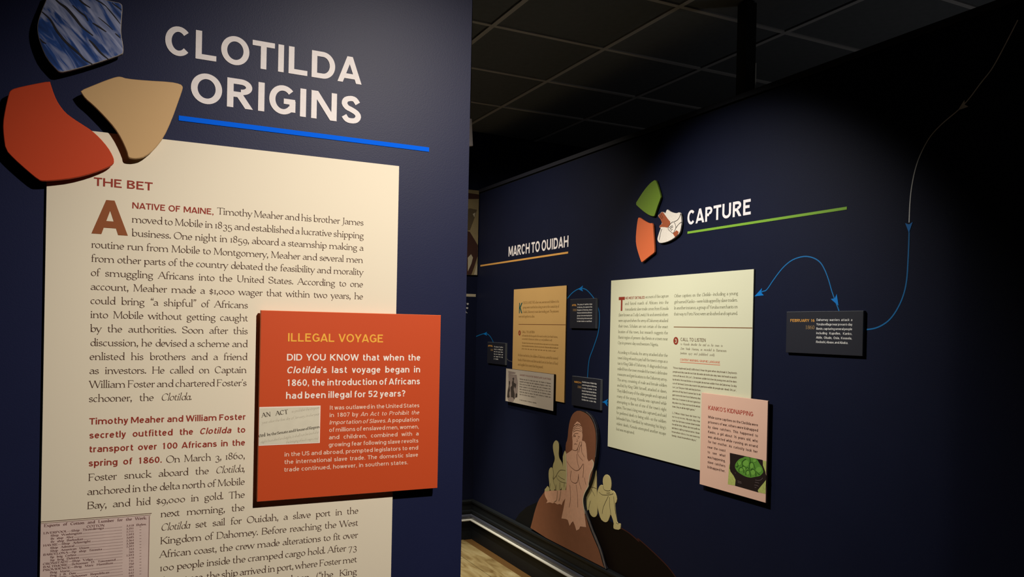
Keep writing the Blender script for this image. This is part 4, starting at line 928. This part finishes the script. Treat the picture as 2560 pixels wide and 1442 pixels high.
plaque('dark plaque dated FEBRUARY 16, rightmost on the wall', ((1964.9, 779), (2157.7, 776.6), (2156.3, 889.4), (1965.7, 881.4)), ('FEBRUARY 16', (1975.7, 804), (2036.8, 804.6)), ('1860', (2012.9, 822.5), (2036.5, 822.9)),
       [('Dahomey warriors attack a', 801.9), ('Yoruba village near present-day', 813), ('Benin, capturing several people', 824.3), ('including Kupollee, Kanko,', 835.2), ('Abile, Oluale, Osia, Kossola,', 846), ('Redoshi, Abase, and Abaka.', 856.8)], 2040.7, 2130.5, .74, 2120.6)
plaque('dark plaque dated APRIL between tan and pale panels', ((1425.5, 748.2), (1490.5, 745), (1489.5, 822), (1424, 819)), ('APRIL', (1430, 765), (1441.6, 764.7)), ('1860', (1431.5, 777.6), (1441.8, 777.4)),
       [('The group of captives stops', 762.8), ('in Abomey, the capital of the', 769.7), ('Kingdom of Dahomey, where', 776.5), ('they were divided into different', 783.5), ('groups. Some were kept by the', 790.4), ('Dahomey king; others were sold', 797.4), ('to slave traders or sacrificed.', 804.4)], 1442.8, 1480.3, .74)
plaque('dark plaque dated MARCH 4 above the painted arch', ((1429.9, 939.4), (1501.8, 948), (1501.3, 1025), (1428.7, 1012.5)), ('MARCH 4', (1435.8, 956), (1453.4, 959)), ('1860', (1443.5, 969.5), (1453.4, 971)),
       [('Clotilda leaves Mobile Bay', 956), ('under the guise of delivering', 963.4), ('a cargo of lumber to the', 970.8), ('Danish Virgin Islands. Before', 978.2), ('arriving in the Port of Ouidah,', 985.5), ('the lumber is used to refit', 992.8), ('Clotilda into a slave ship.', 1000)], 1454.8, 1491.3, .74)
plaque('small dark plaque furthest along the right wall near the corner', ((1218.5, 855.6), (1264.2, 856.5), (1263, 911.6), (1218, 908)), ('APRIL', (1220, 866), (1232.5, 866.5)), ('1860', (1226, 876.8), (1232.8, 877)),
       [('The group of captives', 867.6), ('stays in a holding pen', 873.8), ('near the coast where', 880), ('they are chosen and', 886), ('put aboard the ship', 892), ('at Ouidah.', 898)], 1234.9, 1257.3, .74, 1246)
# --- painted route with arrowheads
def route(label, pts, arrow=None, wd=.006, m='route', am='arrow', P=PR, parent_off=.0006, plates=None):
    uv = crom([P.uv(x, y) for x, y in pts], 6)
    t = thing('route_line', label, 'painted line', P.w(*uv[len(uv)//2], 0), 'painted timeline route on the right wall')
    flat('line', P, ribbon(uv, wd), .0008, M[m], t)
    if arrow:
        tip, tail, half = arrow
        a, b = P.uv(*tip), P.uv(*tail); dx, dy = b[0]-a[0], b[1]-a[1]; l = math.hypot(dx, dy); nx, ny = -dy/l*half, dx/l*half
        flat('arrowhead', P, [[a, (b[0]+nx, b[1]+ny), (a[0]+dx*.8, a[1]+dy*.8), (b[0]-nx, b[1]-ny)]], .0014, M[am], t)
    return t
G8 = 'painted timeline route on the right wall'
route('blue painted line running to the corner plaque', [(1150, 862), (1165, 853), (1190, 841), (1213, 833.5), (1225, 840), (1233.5, 855)], ((1208, 834.5), (1218, 834), .014), .006)
route('short grey line between the corner plaque and tan panel', [(1266, 895), (1272, 901), (1281, 904)], None, .004, 'lit_edge_route')
route('blue painted line arching over the APRIL plaque', [(1417, 748), (1432, 731), (1450, 721), (1465, 723.5), (1478, 736), (1487, 748)], ((1446, 722.5), (1458, 721), .017), .006)
route('blue painted line joining the APRIL and MARCH 4 plaques', [(1490, 757), (1496.5, 772), (1499, 792), (1496, 830), (1484, 868), (1473, 900), (1469, 943)], None, .006)
route('short blue line with arrow left of the pale panel', [(1502, 1002.5), (1508, 1005), (1520, 1007)], ((1509, 1003.5), (1520, 1006.5), .020), .006)
route('blue painted line arching to the FEBRUARY 16 plaque', [(1888, 741), (1906, 729), (1917, 724), (1933, 701), (1950, 678), (1966, 661), (1985, 648), (2010, 641), (2032, 644), (2050, 655), (2062, 674), (2072, 700), (2081, 731), (2098, 777)], ((2097, 764), (2085, 741), .016), .0045)
route('blue arrowhead pointing at the pale panel', [(1888, 741), (1896, 737)], ((1887, 740.5), (1908, 729), .016), .0045)
route('dim blue line rising right of the FEBRUARY 16 plaque', [(2162, 824), (2185, 821), (2205, 813), (2225, 798), (2243, 773), (2258, 740), (2267, 700), (2271, 640), (2273, 585), (2273, 560)], ((2273, 582), (2273, 556), .014), .0050)
route('dim grey line climbing to the upper right corner', [(2273, 556), (2275, 510), (2279, 470), (2288, 425), (2302, 385), (2325, 343), (2355, 310), (2395, 276), (2422, 248), (2452, 208), (2480, 172), (2508, 122), (2545, 50)], ((2395, 276), (2417, 258), .014), .0035, 'route_g', 'route_g')
# --- the arch cutout with figures (stands off the wall), and the painted figures beside it
Z3 = (1280, 1000, 3.2625); ZE = (1350, 1020, 5.767); OB = .020
e3 = lambda pts: [((ZE[0]+x/ZE[2]-1280)*3.2625, (ZE[1]+y/ZE[2]-1000)*3.2625) for x, y in pts]
hills = thing('painted_hill', 'black brown hill painted at the foot of the right wall', 'mural', wloc(PR, (1600, 1420)))
ph = zp(*Z3, [(560, 880), (600, 900), (700, 940), (800, 985), (885, 1040), (960, 1085), (1040, 1155)])+zp(1400, 1200, 4.267, [(830, 620), (1000, 770), (1150, 920), (1240, 1040), (1320, 1170), (900, 1200), (600, 1080), (510, 985), (440, 960), (380, 900)])
def clipz(uv, z=.289): return [(u, max(v, z)) for u, v in uv]
flat('hill', PR, [clipz([PR.uv(x, y) for x, y in ph])], .0006, M['hill'], hills)
flat('hill_edge', PR, ribbon(crom([PR.uv(x, y) for x, y in zp(*Z3, [(885, 1040), (960, 1085), (1040, 1155)])+zp(1400, 1200, 4.267, [(830, 620), (1000, 770), (1150, 920), (1240, 1040)])], 3), .006), .0010, M['hill_edge'], hills)
h2 = thing('painted_hill', 'faint black rounded hill left of the brown arch', 'mural', wloc(PR, (1320, 1310)))
flat('hill', PR, [clipz([PR.uv(x, y) for x, y in zp(*Z3, [(25, 990), (60, 925), (120, 870), (220, 825), (260, 900), (200, 1080), (60, 1020)])])], .0006, M['hill_l'], h2)
arch = e3([]) + [(775, 1402), (745, 1330), (720, 1230), (694, 1170), (655, 1080), (630, 1010), (603, 925), (590, 880), (585, 800), (598, 752), (628, 702), (652, 640), (668, 560), (682, 500), (692, 400), (697, 300), (688, 220), (655, 140), (612, 98), (545, 78), (500, 100), (474, 150), (460, 220), (452, 320), (437, 355), (434, 430), (414, 430), (412, 500), (385, 560), (384, 420), (378, 365), (357, 325), (338, 345), (332, 400), (345, 480), (330, 510), (328, 545), (312, 545), (298, 570), (300, 640), (308, 690), (285, 700), (268, 735), (250, 765), (215, 812), (185, 900), (165, 980), (140, 1062)]
ar = thing('figure_cutout', 'brown arched cutout with a headscarfed woman standing off the wall', 'mural', wloc(PR, (1420, 1380), OB))
apts = clipz(smooth([PR.uv(x, y, OB) for x, y in zp(*Z3, arch)], 1), .290)
plate('backing', PR, apts, .0050, OB-.0006, M['hill_l'], ar, M['plaque'])
for nm_, pts_, wd_ in (('lit_edge_band', [(598, 905), (612, 945), (628, 985), (655, 1060), (678, 1110), (700, 1165), (724, 1230), (750, 1320), (768, 1400)], .016), ('lit_edge_band', [(606, 96), (642, 130), (668, 175), (684, 230), (692, 300), (690, 380), (680, 465)], .006)):
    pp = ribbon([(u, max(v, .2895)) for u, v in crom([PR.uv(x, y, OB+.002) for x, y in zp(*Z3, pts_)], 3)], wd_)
    flat(nm_, PR, pp, OB+.0022, M['lit_edge_route'], ar)  # grey bands on the face paint the light on the board's cut edge
art(PR, 'arch_print', OB, Z3, [[(760, 1396), (738, 1330), (712, 1230), (686, 1170), (647, 1080), (622, 1010), (596, 925), (583, 880), (577, 800), (592, 748), (622, 698), (645, 635), (662, 560), (674, 500), (683, 400), (686, 300), (675, 215), (642, 142), (603, 104), (542, 82), (500, 104), (476, 150), (461, 220), (453, 320), (438, 355), (436, 430), (420, 620), (420, 735), (330, 735), (270, 740), (250, 768), (216, 814), (187, 900), (167, 980), (145, 1062)]], M['brown'], ar, 1)
# keep the print above the baseboard
for o in list(ar.children):
    b = parent_world(ar)
    for v in o.data.vertices:
        if v.co.z+b.z < .290: v.co.z = .290-b.z
art(PR, 'seated_figure', OB+.0006, ZE, [[(235, 458), (268, 490), (277, 560), (265, 700), (320, 785), (330, 860), (325, 1185), (205, 1190), (190, 1050), (190, 960), (180, 830), (220, 735), (195, 640), (182, 540), (205, 480)]], M['olive'], ar, 2)
art(PR, 'seated_figure', OB+.0008, ZE, [[(160, 847), (185, 870), (190, 930), (185, 1040), (215, 1100), (218, 1188), (140, 1190), (133, 1070), (122, 960), (130, 880)]], M['olive'], ar, 1)
art(PR, 'seated_figure', OB+.0008, ZE, [[(358, 612), (378, 640), (388, 1085), (365, 1182), (310, 1182), (322, 1000), (330, 780), (328, 700), (345, 640)]], M['olive'], ar, 0)
art(PR, 'seated_figure', OB+.0009, ZE, [[(110, 1116), (135, 1150), (142, 1192), (70, 1202), (66, 1170), (92, 1145)]], M['olive'], ar, 1)
art(PR, 'skirt_print', OB+.0007, ZE, [[(66, 1194), (375, 1180), (366, 1300), (330, 1350), (312, 1398), (290, 1380), (250, 1388), (205, 1360), (185, 1372), (140, 1358), (90, 1370), (108, 1335), (78, 1280), (66, 1240)]], M['rosy'], ar)
wm = art(PR, 'standing_figure', OB+.0011, Z3, [e3([(535, 190), (490, 240), (468, 330), (462, 400), (470, 480), (466, 600), (425, 630), (378, 660), (386, 800), (392, 950), (384, 1080), (376, 1200), (365, 1300), (340, 1442)])+[(403, 965), (440, 970), (455, 978), (470, 1026), (485, 1000), (498, 988), (512, 1020), (525, 1064), (548, 1052), (556, 1030), (605, 1036), (592, 930), (580, 860), (578, 805), (595, 750), (625, 700)]+e3([(700, 1080), (725, 950), (768, 850), (775, 790), (748, 738), (702, 768), (682, 730), (672, 600), (660, 510), (640, 478), (606, 467), (614, 400), (606, 280), (575, 215)])], M['rosy'], ar)
wm['label'] = 'rosy brown drawn woman in a headscarf holding a bundle'
lines(PR, 'outline', OB+.0015, Z3, [e3([(748, 742), (772, 790), (765, 850), (722, 950), (698, 1080)])+[(622, 702), (594, 752), (579, 805), (583, 865), (597, 925)], e3([(370, 650), (380, 800), (385, 950), (378, 1080)])], .006, M['outline'], ar)
lines(PR, 'sketch_line', OB+.0016, ZE, [[(470, 330), (520, 290), (580, 300), (612, 360)], [(478, 300), (540, 255), (600, 290)], [(480, 270), (540, 225), (590, 250)], [(470, 420), (500, 370), (550, 365)], [(495, 392), (505, 400), (515, 396)], [(488, 402), (500, 396), (512, 402), (503, 412), (488, 402)], [(478, 345), (530, 318), (590, 335)], [(484, 250), (545, 238), (600, 262)], [(530, 440), (540, 470), (528, 480)], [(545, 405), (575, 415)], [(430, 1110), (440, 1300), (420, 1430)], [(520, 1100), (540, 1250), (545, 1430)], [(600, 520), (575, 560), (556, 640)], [(545, 425), (560, 435)], [(496, 520), (514, 512), (534, 526)], [(470, 600), (520, 610), (550, 560), (580, 480)], [(545, 580), (540, 640), (560, 690), (620, 760)], [(390, 770), (430, 830), (470, 870), (520, 900), (570, 880), (620, 800)], [(450, 900), (440, 990), (450, 1050), (500, 1080), (540, 1060), (555, 960)], [(555, 950), (560, 1050), (595, 1170)], [(630, 800), (625, 900), (620, 1000)], [(530, 660), (540, 780), (570, 880)], [(660, 1100), (640, 1000)], [(600, 480), (600, 620), (640, 700)]], .0024, M['sketch'], ar)
lines(PR, 'sketch_line', OB+.0016, ZE, [[(365, 900), (290, 893), (240, 960), (245, 1010), (300, 1060), (375, 1078)], [(190, 1030), (235, 970)], [(260, 970), (300, 1005), (355, 1030)], [(285, 1070), (284, 1175)], [(185, 870), (197, 960), (190, 1050), (220, 1130), (218, 1185)], [(350, 1075), (345, 1140)], [(250, 1190), (240, 1320), (205, 1350)], [(300, 1190), (285, 1290), (270, 1340)], [(230, 1100), (232, 1185)], [(150, 1080), (140, 1180)]], .0024, M['sketch2'], ar)
f1 = thing('seated_figure_cutout', 'pale butter seated figure half hidden by the arch edge', 'mural', wloc(PR, (1490, 1290)))
plate('body', PR, smooth([PR.uv(x, y, .004) for x, y in zp(*Z3, [(682, 548), (688, 600), (690, 760), (697, 920), (685, 952), (660, 957), (635, 930), (625, 885), (612, 910), (600, 885), (592, 830), (604, 770), (636, 700), (665, 610)])], 1), 0, .004, M['butter'], f1)
lines(PR, 'sketch_line', .0048, Z3, [[(640, 708), (665, 712), (690, 722)], [(640, 718), (660, 750), (675, 782)], [(625, 885), (632, 850), (640, 820)]], .0026, M['sketch2'], f1)
f2 = thing('seated_figure_cutout', 'pale butter figure hugging its knees, right of the arch', 'mural', wloc(PR, (1540, 1325)))
plate('body', PR, smooth([PR.uv(x, y, .004) for x, y in zp(*Z3, [(770, 603), (797, 622), (809, 670), (808, 712), (800, 735), (835, 742), (856, 800), (851, 835), (838, 842), (845, 930), (858, 1008), (882, 1003), (886, 1020), (882, 1060), (830, 1053), (825, 1030), (830, 1000), (804, 925), (797, 950), (780, 993), (755, 998), (722, 972), (702, 900), (691, 830), (693, 750), (710, 700), (730, 687), (744, 705), (738, 650), (748, 618)])], 1), 0, .004, M['butter'], f2)
lines(PR, 'sketch_line', .0048, Z3, [[(742, 700), (750, 728), (780, 740), (802, 735)], [(708, 748), (740, 773), (800, 770), (825, 762)], [(785, 782), (745, 870), (735, 925)], [(795, 790), (796, 860), (806, 930)], [(828, 785), (836, 860), (845, 930)], [(770, 758), (800, 756)], [(850, 1000), (868, 1010)]], .0026, M['sketch2'], f2)

# ================================================================== FAR WALL
fu1 = XR-.006
fm = thing('mural_panel', 'olive and oxblood painted panel glimpsed on the far wall', 'painting', PF.w(1.9, 1.93, 0))
plate('board', PF, rect(1.50, 1.93, fu1, 2.55), 0, .012, M['mural1'], fm, M['mural3'])
pf_ = lambda x, y: PF.uv(1140+x/2.883, 460+y/2.883, .012)
for nm, mm, pl in (('dark_shape', 'mural3', [[(60, 330), (100, 345), (130, 395), (158, 440), (158, 520), (130, 600), (110, 655), (60, 655)]]),
                   ('top_band', 'mural3', [[(60, 60), (168, 75), (168, 108), (60, 108)]]),
                   ('olive_shape', 'mural2', [[(60, 190), (100, 175), (150, 185), (130, 250), (100, 330), (60, 340)]]),
                   ('pale_shape', 'mural4', [[(85, 530), (108, 505), (122, 530), (110, 575), (85, 630)], [(128, 655), (150, 580), (160, 570), (158, 655)], [(120, 215), (140, 205), (132, 240)]])):
    pls = [[(min(u, fu1-.002), min(max(v, 1.932), 2.548)) for u, v in [pf_(*a) for a in p]] for p in pl]
    for pl_ in pls: flat(nm, PF, [pl_], {'mural3': .0124, 'mural2': .0128, 'mural4': .0132}[mm], M[mm], fm)
fb = thing('far_wall_caption', 'tiny white caption under a cream line on the far wall', 'lettering', PF.w(2.0, 1.60, 0))
plate('line', PF, rect(1.55, 1.772, fu1-.005, 1.792), 0, .002, M['mural4'], fb)
pp = []
for i, tx in enumerate(('the passage carried more', 'than one hundred people', 'away from their families.')):
    for c, p in setline(tx, SANSL, .026, (1.80, 1.712-.030*i), (2.262-.004*i, 1.712-.030*i)): pp += p
flat('lettering', PF, pp, .001, M['pl_white'], fb)
# a lamp head hanging from the ceiling, just showing past the near wall
lamp = thing('track_lamp', 'pale lamp head just showing past the near wall edge', 'lamp', (1.02, 2.45, ZC-.004))
def cyl(name, a, b, r0, r1, m, parent, n=16):
    a = Vector(a); b = Vector(b); d = (b-a).normalized(); x = d.orthogonal().normalized(); y = d.cross(x)
    V = [a+(x*math.cos(2*math.pi*k/n)+y*math.sin(2*math.pi*k/n))*r0 for k in range(n)]+[b+(x*math.cos(2*math.pi*k/n)+y*math.sin(2*math.pi*k/n))*r1 for k in range(n)]
    F = [(k, (k+1) % n, n+(k+1) % n, n+k) for k in range(n)]+[tuple(reversed(range(n))), tuple(range(n, 2*n))]
    return link(name, V, F, m, parent)
lp = Vector(PL.w(0, 0)); d = rt*((1171-CX)/FPX) - up*((332-CY)/FPX) + fw; lp = EYEP+d*2.75
lamp.location = (lp.x, lp.y, ZC-.004)
cyl('mount', (lp.x, lp.y, ZC-.004), (lp.x, lp.y, ZC-.02), .03, .03, M['post'], lamp)
cyl('stem', (lp.x, lp.y, ZC-.02), (lp.x, lp.y, lp.z+.03), .006, .006, M['post'], lamp)
cyl('housing', (lp.x-.01, lp.y, lp.z+.045), (lp.x+.006, lp.y+.006, lp.z-.045), .020, .014, M['fixture'], lamp)
# the post standing on top of the right wall
po = thing('ceiling_post', 'black square post rising from the right wall to the ceiling', 'post', (XR+.06, 2.60, WALLTOP))
box('tube', (XR+.035, 2.575, WALLTOP), (XR+.09, 2.632, ZC-.004), M['post'], po)
box('lit_edge_strip', (XR+.086, 2.5705, WALLTOP), (XR+.0905, 2.5745, WALLTOP+.15), M['post_lit_edge'], po)  # added pale strip paints the bright highlight on the post edge
